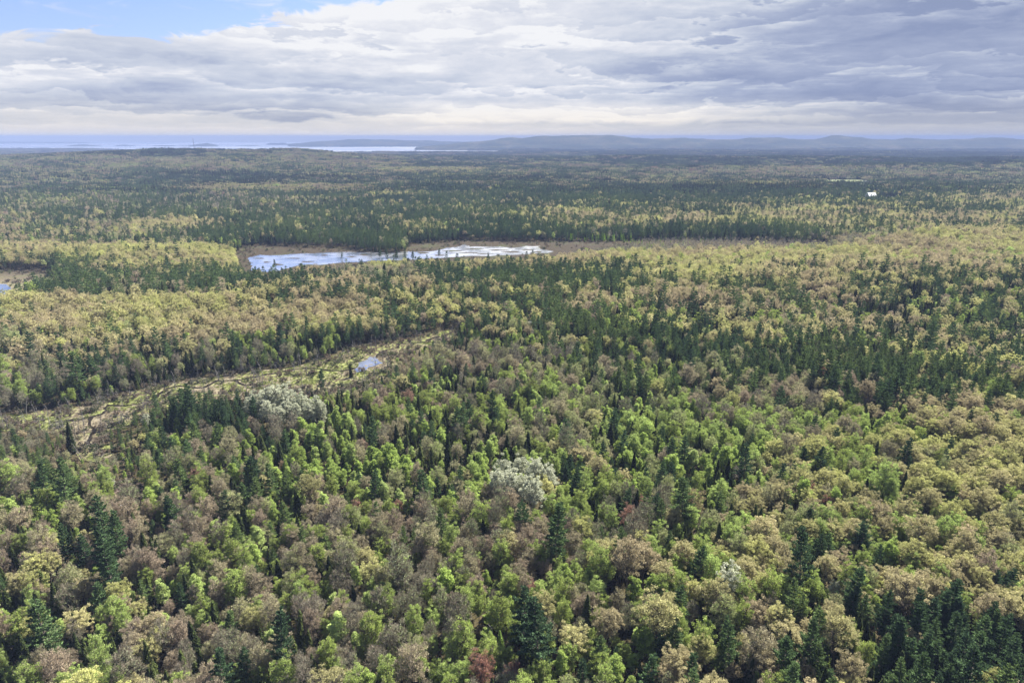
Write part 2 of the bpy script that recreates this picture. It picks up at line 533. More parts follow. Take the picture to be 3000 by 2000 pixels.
# ------------------------------------------------------------------ mesh helpers
def mesh_np(name, V, F, mats, mat_idx=None, var=None, smooth=False):
    """F: (n,4) or (n,3) int array"""
    me = bpy.data.meshes.new(name)
    V = np.asarray(V, np.float32)
    F = np.asarray(F, np.int32)
    k = F.shape[1]
    me.vertices.add(len(V))
    me.vertices.foreach_set('co', V.ravel())
    me.loops.add(F.size)
    me.loops.foreach_set('vertex_index', F.ravel())
    me.polygons.add(len(F))
    me.polygons.foreach_set('loop_start', np.arange(0, F.size, k, dtype=np.int32))
    for mt in mats:
        me.materials.append(mt)
    if mat_idx is not None:
        me.polygons.foreach_set('material_index', np.asarray(mat_idx, np.int32))
    me.polygons.foreach_set('use_smooth', np.full(len(F), smooth, dtype=bool))
    if var is not None:
        at = me.attributes.new('var', 'FLOAT', 'FACE')
        at.data.foreach_set('value', np.asarray(var, np.float32))
    me.update(calc_edges=True)
    return me


class Geo:
    def __init__(self):
        self.V, self.F, self.M, self.A, self.n = [], [], [], [], 0

    def quads(self, c, a, b, mi=0, var=None):
        c, a, b = (np.asarray(v, float).reshape(-1, 3) for v in (c, a, b))
        n = len(c)
        if n == 0:
            return
        v = np.stack([c - a - b, c + a - b * 0.7, c + a * 0.8 + b, c - a * 0.7 + b * 0.9], 1).reshape(-1, 3)
        self.V.append(v)
        self.F.append(self.n + np.arange(4 * n).reshape(n, 4))
        self.n += 4 * n
        self.M.append(np.full(n, mi))
        self.A.append(rng.random(n) if var is None else np.broadcast_to(var, (n,)))

    def tube(self, p0, p1, r0, r1, mi=0, sides=4):
        p0, p1 = np.asarray(p0, float), np.asarray(p1, float)
        d = p1 - p0
        L = np.linalg.norm(d)
        if L < 1e-6:
            return
        d /= L
        s = np.cross(d, [0.31, 0.87, 0.11])
        s /= np.linalg.norm(s)
        t = np.cross(d, s)
        an = np.arange(sides) * 2 * math.pi / sides
        ring = np.cos(an)[:, None] * s + np.sin(an)[:, None] * t
        v = np.concatenate([p0 + ring * r0, p1 + ring * r1])
        i = np.arange(sides)
        j = (i + 1) % sides
        f = np.stack([i, j, j + sides, i + sides], 1) + self.n
        self.V.append(v)
        self.F.append(f)
        self.n += 2 * sides
        self.M.append(np.full(sides, mi))
        self.A.append(np.full(sides, 0.5))

    def mesh(self, name, mats, smooth=False):
        if not self.V:
            return None
        return mesh_np(name, np.concatenate(self.V), np.concatenate(self.F), mats, np.concatenate(self.M), np.concatenate(self.A), smooth)


def dirs(n, up=0.0):
    v = rng.normal(size=(n, 3))
    v[:, 2] += up
    return v / np.linalg.norm(v, axis=1)[:, None]


def tangents(nrm):
    r = rng.normal(size=nrm.shape)
    a = np.cross(nrm, r)
    a /= np.linalg.norm(a, axis=1)[:, None] + 1e-9
    return a, np.cross(nrm, a)


def leaf_cards(g, c, size, up=0.6, mi=0, var=None, aspect=0.75):
    n = len(c)
    nr = dirs(n, up)
    a, b = tangents(nr)
    s = (size * rng.uniform(0.6, 1.35, n))[:, None] * 0.5
    g.quads(c, a * s, b * s * aspect, mi, var)


def ball(n, r, flat=1.0):
    v = dirs(n) * (rng.random(n) ** 0.4)[:, None] * r
    v[:, 2] *= flat
    return v


def trunk_path(g, h, r, lean=0.4, mi=0, sides=6, taper=0.15):
    k = 4
    pts = [np.array([0, 0, -0.6])]
    off = rng.normal(size=2) * lean
    for i in range(1, k + 1):
        t = i / k
        pts.append(np.array([off[0] * t * t + rng.normal() * 0.06 * i, off[1] * t * t + rng.normal() * 0.06 * i, h * t]))
    for i in range(k):
        g.tube(pts[i], pts[i + 1], r * (1 - (1 - taper) * i / k), r * (1 - (1 - taper) * (i + 1) / k), mi, sides)
    return pts


def at_h(pts, z):
    for a, b in zip(pts[:-1], pts[1:]):
        if z <= b[2]:
            t = (z - a[2]) / (b[2] - a[2])
            return a + (b - a) * t
    return pts[-1]


def crown_dirs(n, spread):
    """puff directions from the crown's middle, even over the ball with fewer at the underside"""
    i = np.arange(n) + 0.5
    z = 1 - (1 + spread) * i / n
    ph = i * 2.39996 + rng.random() * 6
    rr = np.sqrt(np.maximum(0, 1 - z * z))
    v = np.stack([rr * np.cos(ph), rr * np.sin(ph), z], 1) + rng.normal(size=(n, 3)) * 0.13
    return v / np.linalg.norm(v, axis=1)[:, None]


def broadleaf(kind, q):
    """returns trunk geometry, crown geometry; q = level of detail 1 near .. 0.1 far"""
    T, C = Geo(), Geo()
    cfg = dict(
        birch=dict(h=14, r=2.7, cb=4.0, n=46, pr=0.82, cards=84, cs=0.31, tw=3, spread=0.55, wob=0.22, up=0.9, tr=0.14),
        aspen=dict(h=16, r=3.3, cb=5.0, n=70, pr=0.75, cards=56, cs=0.31, tw=6, spread=0.45, wob=0.25, up=0.9, tr=0.17),
        maple=dict(h=15, r=3.6, cb=4.5, n=86, pr=0.85, cards=40, cs=0.23, tw=22, spread=0.45, wob=0.27, up=0.5, tr=0.18),
        ash=dict(h=16, r=3.3, cb=5.0, n=52, pr=1.05, cards=22, cs=0.22, tw=46, spread=0.5, wob=0.29, up=0.4, tr=0.18),
        oak=dict(h=17, r=4.8, cb=6.5, n=120, pr=0.72, cards=44, cs=0.27, tw=8, spread=0.15, wob=0.30, up=1.0, tr=0.26),
        beech=dict(h=15, r=3.2, cb=3.5, n=80, pr=0.8, cards=52, cs=0.26, tw=10, spread=0.6, wob=0.27, up=0.7, tr=0.17),
    )[kind]
    cfg['cs'] *= 0.80
    cfg['cards'] = int(cfg['cards'] * 1.4)
    h, r, cb = cfg['h'], cfg['r'], cfg['cb']
    hc = (h - cb) / 2
    pts = trunk_path(T, h * 0.86, cfg['tr'], 0.5)
    nf = cfg['n'] if q > 0.4 else max(12, int(cfg['n'] * 0.5))
    pr = cfg['pr'] * (1 if q > 0.4 else 1.3)
    D = crown_dirs(nf, cfg['spread'])
    ph = rng.random(6) * 6
    lob = 1 + cfg['wob'] * (np.sin(3 * np.arctan2(D[:, 1], D[:, 0]) + ph[0]) * np.cos(4 * D[:, 2] + ph[1]) + rng.normal(size=nf) * 0.45)
    rad = lob * rng.uniform(0.62, 1.0, nf) ** 0.6
    cen = np.array([0, 0, cb + hc * 0.92]) + D * rad[:, None] * np.array([r - pr * 0.5, r - pr * 0.5, hc])
    if kind == 'oak':
        cen[:, 2] = np.maximum(cen[:, 2], cb + 1.0 + rng.random(nf))
    if kind in ('birch',):
        k = np.clip((cen[:, 2] - cb) / (h - cb), 0, 1)
        cen[:, :2] *= (1.1 - 0.45 * k ** 1.5)[:, None]
    # limbs
    if q > 0.4:
        for p in cen:
            z0 = np.clip(p[2] - np.hypot(p[0], p[1]) * rng.uniform(0.7, 1.3), cb * 0.55, h * 0.8)
            s = at_h(pts, z0)
            mid = s + (p - s) * 0.5 + np.array([0, 0, rng.uniform(-0.5, 0.2)])
            T.tube(s, mid, 0.075, 0.05, 0, 3)
            T.tube(mid, p, 0.05, 0.02, 0, 3)
    ncard = max(5, int(cfg['cards'] * q * cfg['n'] / nf))
    cs = cfg['cs'] * (1.0 if q > 0.9 else (1 / q) ** 0.42)
    tone = rng.random(nf)
    for i, p in enumerate(cen):
        k = max(3, int(ncard * rng.uniform(0.65, 1.3)))
        pts_ = p + ball(k, pr * rng.uniform(0.7, 1.2), 0.72)
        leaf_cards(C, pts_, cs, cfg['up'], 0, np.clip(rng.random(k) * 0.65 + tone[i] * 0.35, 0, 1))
        nt = int(cfg['tw'] * (q if q > 0.4 else q * 1.6))
        if nt:
            out = (p - np.array([0, 0, cb + hc * 0.4]))
            out /= np.linalg.norm(out)
            dd = dirs(nt) * 0.75 + out * 0.75 + np.array([0, 0, 0.45])
            dd /= np.linalg.norm(dd, axis=1)[:, None]
            L = rng.uniform(0.5, 1.0, nt)[:, None] * pr * 1.05
            base = p + ball(nt, pr * 0.55)
            a = np.cross(dd, rng.normal(size=(nt, 3)))
            a /= np.linalg.norm(a, axis=1)[:, None]
            C.quads(base + dd * L * 0.5, a * 0.022 * (1 if q > 0.4 else 2.4), dd * L * 0.5, 1)
    if q > 0.4:      # inner leaves so that the crown is not hollow
        k = int(nf * cfg['cards'] * 0.16)
        v = ball(k, 1.0) * np.array([r * 0.75, r * 0.75, hc * 0.8]) + np.array([0, 0, cb + hc * 0.95])
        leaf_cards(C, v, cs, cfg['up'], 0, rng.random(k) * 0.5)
    return T, C


def pine(q, flat=False):
    T, C = Geo(), Geo()
    h = 22.0
    pts = trunk_path(T, h, 0.24, 0.5)
    z = h * (0.62 if flat else 0.24)
    step = 1.25 if q > 0.4 else 1.9
    while z < h - 0.4:
        t = (z - h * 0.2) / (h * 0.8)
        L = 4.7 * (1 - t) ** 0.6 * (0.55 + 0.45 * min(1, t * 3.5)) * rng.uniform(0.8, 1.15)
        if flat:
            L = 4.6 * (1 - ((z - h * 0.62) / (h * 0.42))) ** 0.4
        nb = rng.integers(4, 7) if q > 0.4 else 4
        a0 = rng.random() * 6.28
        s = at_h(pts, z)
        for k in range(nb):
            an = a0 + k * 6.283 / nb + rng.normal() * 0.22
            Lb = L * rng.uniform(0.62, 1.22)
            rise = Lb * (0.10 + 0.42 * t) + rng.normal() * 0.15
            e = s + np.array([math.cos(an) * Lb, math.sin(an) * Lb, rise])
            if q > 0.4:
                T.tube(s, e, 0.06, 0.02, 0, 3)
            d = (e - s) / max(0.1, np.linalg.norm(e - s))
            side = np.array([-d[1], d[0], 0.0])
            nc = int((30 + 26 * Lb) * q * (1 if q > 0.4 else 1.5)) + 3
            u = rng.uniform(0.25, 1.05, nc)
            w = rng.normal(size=nc) * (0.13 + 0.26 * Lb * 0.42 * np.sin(np.clip(u, 0, 1) * 3.0 + 0.14))
            c = s + (e - s) * u[:, None] + side * w[:, None] + np.array([0, 0, 1]) * (rng.normal(size=nc) * 0.08 + 0.10 + 0.14 * np.abs(w))[:, None]
            nd_ = d * 0.6 + side * np.sign(w)[:, None] * 0.5 + rng.normal(size=(nc, 3)) * 0.45 + np.array([0, 0, 0.35])
            nd_ /= np.linalg.norm(nd_, axis=1)[:, None]
            a = np.cross(nd_, dirs(nc, 0.6))
            a /= np.linalg.norm(a, axis=1)[:, None] + 1e-9
            f = 1.0 if q > 0.4 else 1.75
            sz = rng.uniform(0.7, 1.3, nc)[:, None] * f
            C.quads(c, a * 0.105 * sz, nd_ * 0.26 * sz, 0)
        z += step * rng.uniform(0.75, 1.2) * (1.25 - 0.45 * t)
    C.quads(np.array([[0, 0, h + 0.2]]) + pts[-1] * [1, 1, 0], [[0.15, 0, 0]], [[0, 0, 0.5]], 0)
    return T, C


def spruce(q, kind='spruce'):
    T, C = Geo(), Geo()
    h = 13.5
    R0 = 2.25
    pts = trunk_path(T, h, 0.16, 0.15)
    tam = kind == 'tamarack'
    n = int((5200 if not tam else 3000) * q)
    f = 1.0 if q > 0.4 else (1 / q) ** 0.42
    t = 1 - rng.random(n) ** 0.62          # 0 base .. 1 top
    z = h * (0.07 + 0.93 * t)
    lay = 0.78
    zl = (z / lay) % 1.0                    # drooping layers
    rmax = R0 * (1 - t) ** 0.85 * (0.72 + 0.34 * zl[::1] * -1 + 0.34)
    an = rng.random(n) * 6.283
    br = 1 + 0.20 * np.sin(an * 5 + np.floor(z / lay) * 2.1) + 0.10 * np.sin(an * 9 + np.floor(z / lay) * 4.3)
    rr = rmax * br * rng.uniform(0.25, 1.0, n) ** 0.45 + 0.05
    c = np.stack([rr * np.cos(an), rr * np.sin(an), z - rr * (0.24 if not tam else 0.0)], 1)
    out = np.stack([np.cos(an), np.sin(an), np.full(n, -0.25 if not tam else 0.25)], 1) + rng.normal(size=(n, 3)) * 0.35
    out /= np.linalg.norm(out, axis=1)[:, None]
    a = np.cross(out, dirs(n, 1.2))
    a /= np.linalg.norm(a, axis=1)[:, None] + 1e-9
    sz = rng.uniform(0.6, 1.3, n)[:, None] * f
    C.quads(c, a * 0.10 * sz, out * 0.22 * sz, 0, np.clip(rng.random(n) * 0.8 + 0.2 * (rr / (rmax + 0.1)), 0, 1))
    C.quads([[0, 0, h + 0.15]], [[0.06, 0, 0]], [[0, 0, 0.35]], 0)
    if q > 0.4:
        for k in range(26):
            zz = h * (0.12 + 0.8 * rng.random())
            L = R0 * (1 - zz / h) ** 0.85
            an_ = rng.random() * 6.28
            T.tube([0, 0, zz], [math.cos(an_) * L, math.sin(an_) * L, zz - L * 0.25], 0.035, 0.012, 0, 3)
    return T, C


def dead_tree():
    T, C = Geo(), Geo()
    h = rng.uniform(7, 11)
    pts = trunk_path(T, h, 0.17, 0.7, 0, 5, 0.2)
    for k in range(16):
        z = h * rng.uniform(0.25, 0.97)
        s = at_h(pts, z)
        an = rng.random() * 6.28
        L = (1 - z / h) * 2.4 + 0.35
        e = s + np.array([math.cos(an) * L, math.sin(an) * L, L * rng.uniform(-0.15, 0.5)])
        C.tube(s, e, 0.045, 0.015, 0, 3)
        if L > 0.9:
            e2 = s + (e - s) * 0.6
            C.tube(e2, e2 + np.array([rng.normal() * 0.4, rng.normal() * 0.4, 0.4]), 0.02, 0.01, 0, 3)
    return T, C


def shrub(q=1.0):
    C = Geo()
    for k in range(9):
        p = np.array([rng.normal() * 0.7, rng.normal() * 0.7, rng.uniform(0.5, 1.5)])
        leaf_cards(C, p + ball(26, 0.55, 0.8), 0.30, 0.8)
        nt = 8
        dd = dirs(nt, 1.2)
        a = np.cross(dd, rng.normal(size=(nt, 3)))
        a /= np.linalg.norm(a, axis=1)[:, None]
        C.quads(p + dd * 0.5, a * 0.02, dd * 0.6, 1)
    return C


def tussock():
    C = Geo()
    n = 26
    an = rng.random(n) * 6.28
    dd = np.stack([np.cos(an) * 0.5, np.sin(an) * 0.5, np.full(n, 1.0)], 1) + rng.normal(size=(n, 3)) * 0.15
    dd /= np.linalg.norm(dd, axis=1)[:, None]
    a = np.stack([-np.sin(an), np.cos(an), np.zeros(n)], 1)
    C.quads(rng.normal(size=(n, 3)) * [0.25, 0.25, 0] + dd * 0.32, a * 0.06, dd * 0.34, 0)
    return C


SPECIES = ['pine', 'spruce', 'birch', 'aspen', 'maple', 'ash', 'oak', 'beech', 'tamarack']
LEAFM = {s: [M_LEAF, M_TWIG] for s in SPECIES}
LEAFM['pine'] = LEAFM['spruce'] = [M_NEEDLE, M_TWIG]
BARK = {s: M_BARK for s in SPECIES}
BARK['birch'] = BARK['aspen'] = M_BIRCH


def make_tree(sp, q, i=0):
    if sp == 'pine':
        return pine(q, flat=(i == 3))
    if sp in ('spruce', 'tamarack'):
        return spruce(q, sp)
    return broadleaf(sp, q)


NEAR = {}       # species -> list of (trunk mesh, crown mesh)
PROTO = {}      # species -> collection of joined meshes for the mass of the forest
NV, NFAR = 6, 3
for sp_ in SPECIES:
    NEAR[sp_] = []
    for i in range(NV):
        T, C = make_tree(sp_, 1.0, i)
        NEAR[sp_].append((T.mesh(sp_ + '_trunk', [BARK[sp_]]), C.mesh(sp_ + '_crown', LEAFM[sp_])))


def joined(T, C, name, mats):
    """crown first, trunk with the last material"""
    V = C.V + T.V
    F = C.F + [f + C.n for f in T.F]
    Mi = C.M + [np.full(len(f), 2) for f in T.F]
    A = C.A + T.A
    return mesh_np(name, np.concatenate(V), np.concatenate(F), mats, np.concatenate(Mi), np.concatenate(A))


def decimate_near(sp_, i):
    tm, cm = NEAR[sp_][i]
    return tm, cm


for sp_ in SPECIES:
    cc_ = bpy.data.collections.new(sp_ + '_kinds')
    for i in range(3):
        T, C = make_tree(sp_, 0.62, i)
        ob = bpy.data.objects.new('%s_a%d' % (sp_, i), joined(T, C, sp_ + '_mid', LEAFM[sp_] + [BARK[sp_]]))
        cc_.objects.link(ob)
    for i in range(3):
        T, C = make_tree(sp_, 0.16, i)
        ob = bpy.data.objects.new('%s_b%d' % (sp_, i), joined(T, C, sp_ + '_far', LEAFM[sp_] + [BARK[sp_]]))
        cc_.objects.link(ob)
    PROTO[sp_] = cc_


# far patches of canopy: several small crowns together
def patch_mesh(kind, size, ntree, ncard, cs, name):
    C = Geo()
    for k in range(ntree):
        x, y = rng.uniform(-0.55, 0.55, 2) * size
        sc = rng.uniform(0.8, 1.2)
        tone = rng.random()
        n = int(ncard * sc)
        if kind == 'conifer':
            h = rng.uniform(12, 19)
            t = 1 - rng.random(n) ** 0.6
            an = rng.random(n) * 6.28
            rr = (2.8 * (1 - t) + 0.15) * rng.uniform(0.5, 1, n)
            c = np.stack([x + rr * np.cos(an), y + rr * np.sin(an), h * (0.2 + 0.8 * t)], 1)
            leaf_cards(C, c, cs, 0.3, 0, np.clip(rng.random(n) * 0.5 + tone * 0.5, 0, 1), 1.2)
        else:
            h = rng.uniform(12, 16)
            rr = rng.uniform(3.2, 4.8)
            d = dirs(n, 0.5)
            c = np.array([x, y, h - 4]) + d * np.array([rr, rr, 4]) * rng.uniform(0.8, 1.05, n)[:, None]
            leaf_cards(C, c, cs, 0.8, 0, np.clip(rng.random(n) * 0.5 + tone * 0.5, 0, 1))
    return C.mesh(name, [M_NEEDLE if kind == 'conifer' else M_LEAF])


FAR = bpy.data.collections.new('far_patches')
#            size ntree ncard cs
for ai, (sz, nt, nc, cs) in enumerate(((15, 8, 70, 1.15), (32, 30, 34, 1.9), (64, 100, 16, 3.0))):
    for ki, kd in enumerate(('conifer', 'broad')):
        for vi in range(2):
            me = patch_mesh(kd, sz, nt, nc, cs, 'far_patch')
            ob = bpy.data.objects.new('p%d%d%d' % (ai, ki, vi), me)
            FAR.objects.link(ob)


# ------------------------------------------------------------------ scatter of instances for the uncountable mass
def scatter(name, coll, xyz, scale, rot, idx, tint, label, cat=None):
    n = len(xyz)
    me = bpy.data.meshes.new(name)
    me.vertices.add(n)
    me.vertices.foreach_set('co', np.asarray(xyz, np.float32).ravel())
    for nm, ty, arr, key in (('scl', 'FLOAT_VECTOR', scale, 'vector'), ('rotz', 'FLOAT', rot, 'value'), ('pick', 'INT', idx, 'value'),
                             ('tint', 'FLOAT_VECTOR', tint, 'vector')):
        at = me.attributes.new(nm, ty, 'POINT')
        at.data.foreach_set(key, np.asarray(arr, np.int32 if ty == 'INT' else np.float32).ravel())
    ob = bpy.data.objects.new(name, me)
    col.objects.link(ob)
    ob['kind'] = 'stuff'
    ob['label'] = label
    if cat:
        ob['category'] = cat
    ng = bpy.data.node_groups.new(name, 'GeometryNodeTree')
    ng.interface.new_socket('Geometry', in_out='INPUT', socket_type='NodeSocketGeometry')
    ng.interface.new_socket('Geometry', in_out='OUTPUT', socket_type='NodeSocketGeometry')
    nn = ng.nodes
    gi, go = nn.new('NodeGroupInput'), nn.new('NodeGroupOutput')
    iop = nn.new('GeometryNodeInstanceOnPoints')
    ci = nn.new('GeometryNodeCollectionInfo')
    ci.inputs['Collection'].default_value = coll
    ci.inputs['Separate Children'].default_value = True
    ci.inputs['Reset Children'].default_value = True

    def attr(nm, ty):
        a = nn.new('GeometryNodeInputNamedAttribute')
        a.data_type = ty
        a.inputs['Name'].default_value = nm
        return a.outputs['Attribute']
    cx = nn.new('ShaderNodeCombineXYZ')
    L = ng.links
    L.new(attr('rotz', 'FLOAT'), cx.inputs[2])
    mp = nn.new('GeometryNodeMeshToPoints')
    L.new(gi.outputs[0], mp.inputs[0])
    L.new(mp.outputs[0], iop.inputs['Points'])
    L.new(ci.outputs[0], iop.inputs['Instance'])
    iop.inputs['Pick Instance'].default_value = True
    L.new(attr('pick', 'INT'), iop.inputs['Instance Index'])
    L.new(cx.outputs[0], iop.inputs['Rotation'])
    L.new(attr('scl', 'FLOAT_VECTOR'), iop.inputs['Scale'])
    L.new(iop.outputs[0], go.inputs[0])
    md = ob.modifiers.new('scatter', 'NODES')
    md.node_group = ng
    return ob


# ------------------------------------------------------------------ the ground
def structure(name, me, label=None, mat=None):
    ob = bpy.data.objects.new(name, me)
    col.objects.link(ob)
    ob['kind'] = 'structure'
    if label:
        ob['label'] = label
    return ob


def make_ground():
    ys = np.concatenate([np.linspace(-120, 60, 8, endpoint=False), 60 * (12500 / 60.0) ** np.linspace(0, 1, 420)])
    us = np.linspace(-1.15, 1.15, 360)
    Y = np.repeat(ys[:, None], len(us), 1)
    X = us[None, :] * (np.maximum(Y, 0) + 160)
    Z = H(X.ravel(), Y.ravel()).reshape(X.shape)
    V = np.stack([X, Y, Z], 2).reshape(-1, 3)
    a, b = len(ys), len(us)
    i = (np.arange(a - 1)[:, None] * b + np.arange(b - 1)[None, :]).ravel()
    F = np.stack([i, i + 1, i + b + 1, i + b], 1)
    return structure('ground', mesh_np('ground', V, F, [M_FLOOR], smooth=True), 'brown forest floor under the trees down to the coast')


def sheet(name, poly, z, mat, label=None, wob=1.0, step=6.0, seed=0, kind='structure'):
    """flat irregular sheet lying on the ground; its outline is roughened"""
    pts = []
    n = len(poly)
    for i in range(n):
        x1, y1 = poly[i]
        x2, y2 = poly[(i + 1) % n]
        k = max(1, int(math.hypot(x2 - x1, y2 - y1) / step))
        for j in range(k):
            t = j / k
            x, y = x1 + (x2 - x1) * t, y1 + (y2 - y1) * t
            pts.append((x + wob * 2 * float(vnoise(x, y, step * 1.3, seed)), y + wob * 3 * float(vnoise(x, y, step * 1.1, seed + 5)), z))
    bm = bmesh.new()
    f = bm.faces.new([bm.verts.new(p) for p in pts])
    if f.normal.z < 0:
        f.normal_flip()
    bmesh.ops.triangulate(bm, faces=[f])
    me = bpy.data.meshes.new(name)
    bm.to_mesh(me)
    bm.free()
    me.materials.append(mat)
    ob = bpy.data.objects.new(name, me)
    col.objects.link(ob)
    ob['kind'] = kind
    if label:
        ob['label'] = label
    return ob


def ribbon(name, line, width, z, mat, label, seed=1):
    pts = []
    for (x1, y1), (x2, y2) in zip(line[:-1], line[1:]):
        k = max(2, int(math.hypot(x2 - x1, y2 - y1) / 2.2))
        for j in range(k):
            pts.append((x1 + (x2 - x1) * j / k, y1 + (y2 - y1) * j / k))
    pts.append(line[-1])
    pts = np.array(pts)
    for _ in range(2):
        pts[1:-1] = (pts[:-2] + 2 * pts[1:-1] + pts[2:]) / 4
    pts[:, 0] += 2.2 * vnoise(pts[:, 0], pts[:, 1], 7, seed)
    pts[:, 1] += 3.0 * vnoise(pts[:, 0], pts[:, 1], 6, seed + 3)
    tg = np.gradient(pts, axis=0)
    tg /= np.linalg.norm(tg, axis=1)[:, None] + 1e-9
    nr = np.stack([-tg[:, 1], tg[:, 0]], 1)
    w = width * (0.45 + 1.1 * rng.random(len(pts)) ** 1.3)
    w2 = width * (0.45 + 1.1 * rng.random(len(pts)) ** 1.3)
    A, B = pts + nr * w[:, None], pts - nr * w2[:, None]
    V = np.concatenate([np.c_[A, np.full(len(A), z)], np.c_[B, np.full(len(B), z)]])
    n = len(pts)
    i = np.arange(n - 1)
    F = np.stack([i, i + n, i + n + 1, i + 1], 1)
    ob = structure(name, mesh_np(name, V, F, [mat]), label)
    return ob


make_ground()
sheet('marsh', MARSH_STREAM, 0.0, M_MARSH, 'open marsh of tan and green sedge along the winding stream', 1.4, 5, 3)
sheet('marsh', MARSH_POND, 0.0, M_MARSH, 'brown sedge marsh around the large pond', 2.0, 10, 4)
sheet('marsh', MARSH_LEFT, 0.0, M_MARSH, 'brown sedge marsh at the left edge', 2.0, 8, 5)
sheet('pond', POND, 0.06, M_WATER, 'large pale pond reflecting the clouds in the far marsh', 2.6, 7, 6)
sheet('pond', POND_SMALL, 0.06, M_WATER, 'small blue pond where the marsh stream widens', 0.8, 3, 7)
sheet('pond', POND_LEFT, 0.06, M_WATER, 'sliver of bright water at the left edge', 1.0, 4, 8)
sheet('pond', POND_WOOD, 0.0, M_WATER, 'glint of white water among trees in front of the large pond', 0.8, 4, 9)
sheet('pond', POND_PALE, 0.0, M_WATER, 'dark pool in the gap between pines right of the marsh', 0.8, 4, 10)
sheet('clearing', SAND, 0.0, M_SAND, 'bare pinkish sand clearing among bright green birches', 0.8, 3, 11)
sheet('clearing', ROCKY, 0.0, M_BRUSH, 'dark brushy clearing with pale rocks at lower left', 1.0, 3, 12)
sheet('field', FIELD, 0.3, M_FIELD, 'pale green field beyond the white barn', 5, 30, 13)
sheet('yard', YARD, 0.05, M_FIELD, 'grass yard around the white barn', 3, 20, 14)
for k, s in enumerate(STREAMS):
    ribbon('stream', s, (1.3, 1.3, 0.95, 0.9)[k], 0.03 + 0.005 * k, M_MUD,
           ('main dark stream channel winding through the marsh', 'upper dark channel joining the small blue pond',
            'short side channel off the marsh stream', 'dark channel in the bright green lower marsh')[k], 20 + k)
xx = np.array(TRACK)
tr = ribbon('path', TRACK, 1.2, 0.0, M_SAND, 'pale sandy path between pines at lower left', 30)
for v in tr.data.vertices:
    v.co.z = float(H(np.array([v.co.x]), np.array([v.co.y]))[0]) + 0.12

# sedge islets in the large pond
islets = [(1240, 741, 16, 2.6), (1330, 735, 30, 1.6), (1395, 729, 26, 1.4), (1368, 741, 40, 1.2), (1460, 733, 30, 1.6), (1500, 738, 26, 1.6),
          (1550, 733, 18, 1.4), (1420, 744, 22, 1.3), (860, 757, 22, 1.2), (950, 748, 9, 1.6), (1066, 747, 12, 1.4), (1030, 752, 16, 1.2),
          (780, 768, 12, 2.0), (812, 775, 14, 2.0), (760, 757, 16, 1.6), (900, 767, 18, 1.4), (1290, 748, 18, 1.5), (1575, 738, 14, 1.6)]
for (cx_, cy_, w_, h_) in islets:
    pl = [unproj(cx_ + w_ * math.cos(t) * (1 + 0.3 * math.sin(3 * t + cx_)), cy_ + h_ * math.sin(t)) for t in np.linspace(0, 6.283, 18, endpoint=False)]
    o_ = sheet('islet', pl, 0.10, M_MARSH, None, 1.2, 4, int(cx_), 'structure')
for (cx_, cy_, w_, h_) in [(1072, 1072, 5, 1.6), (1085, 1068, 7, 1.3), (1100, 1062, 5, 1.4), (1062, 1079, 6, 1.2), (1090, 1056, 4, 1.2)]:
    pl = [unproj(cx_ + w_ * math.cos(t), cy_ + h_ * math.sin(t)) for t in np.linspace(0, 6.283, 14, endpoint=False)]
    sheet('islet', pl, 0.10, M_MARSH, None, 0.5, 2, int(cx_), 'structure')

# ------------------------------------------------------------------ sea, islands, mountains
SEA_Z = -12.0
bm = bmesh.new()
vs_ = [bm.verts.new(p) for p in ((-21000, 5200, SEA_Z), (21000, 5200, SEA_Z), (21000, 20200, SEA_Z), (-21000, 20200, SEA_Z))]
bm.faces.new(vs_)
me = bpy.data.meshes.new('sea')
bm.to_mesh(me)
bm.free()
me.materials.append(M_SEA)
structure('sea', me, 'pale bay between the islands')


def elev(py):
    return math.atan((1000 - py) / 2000.0) - R(PITCH)


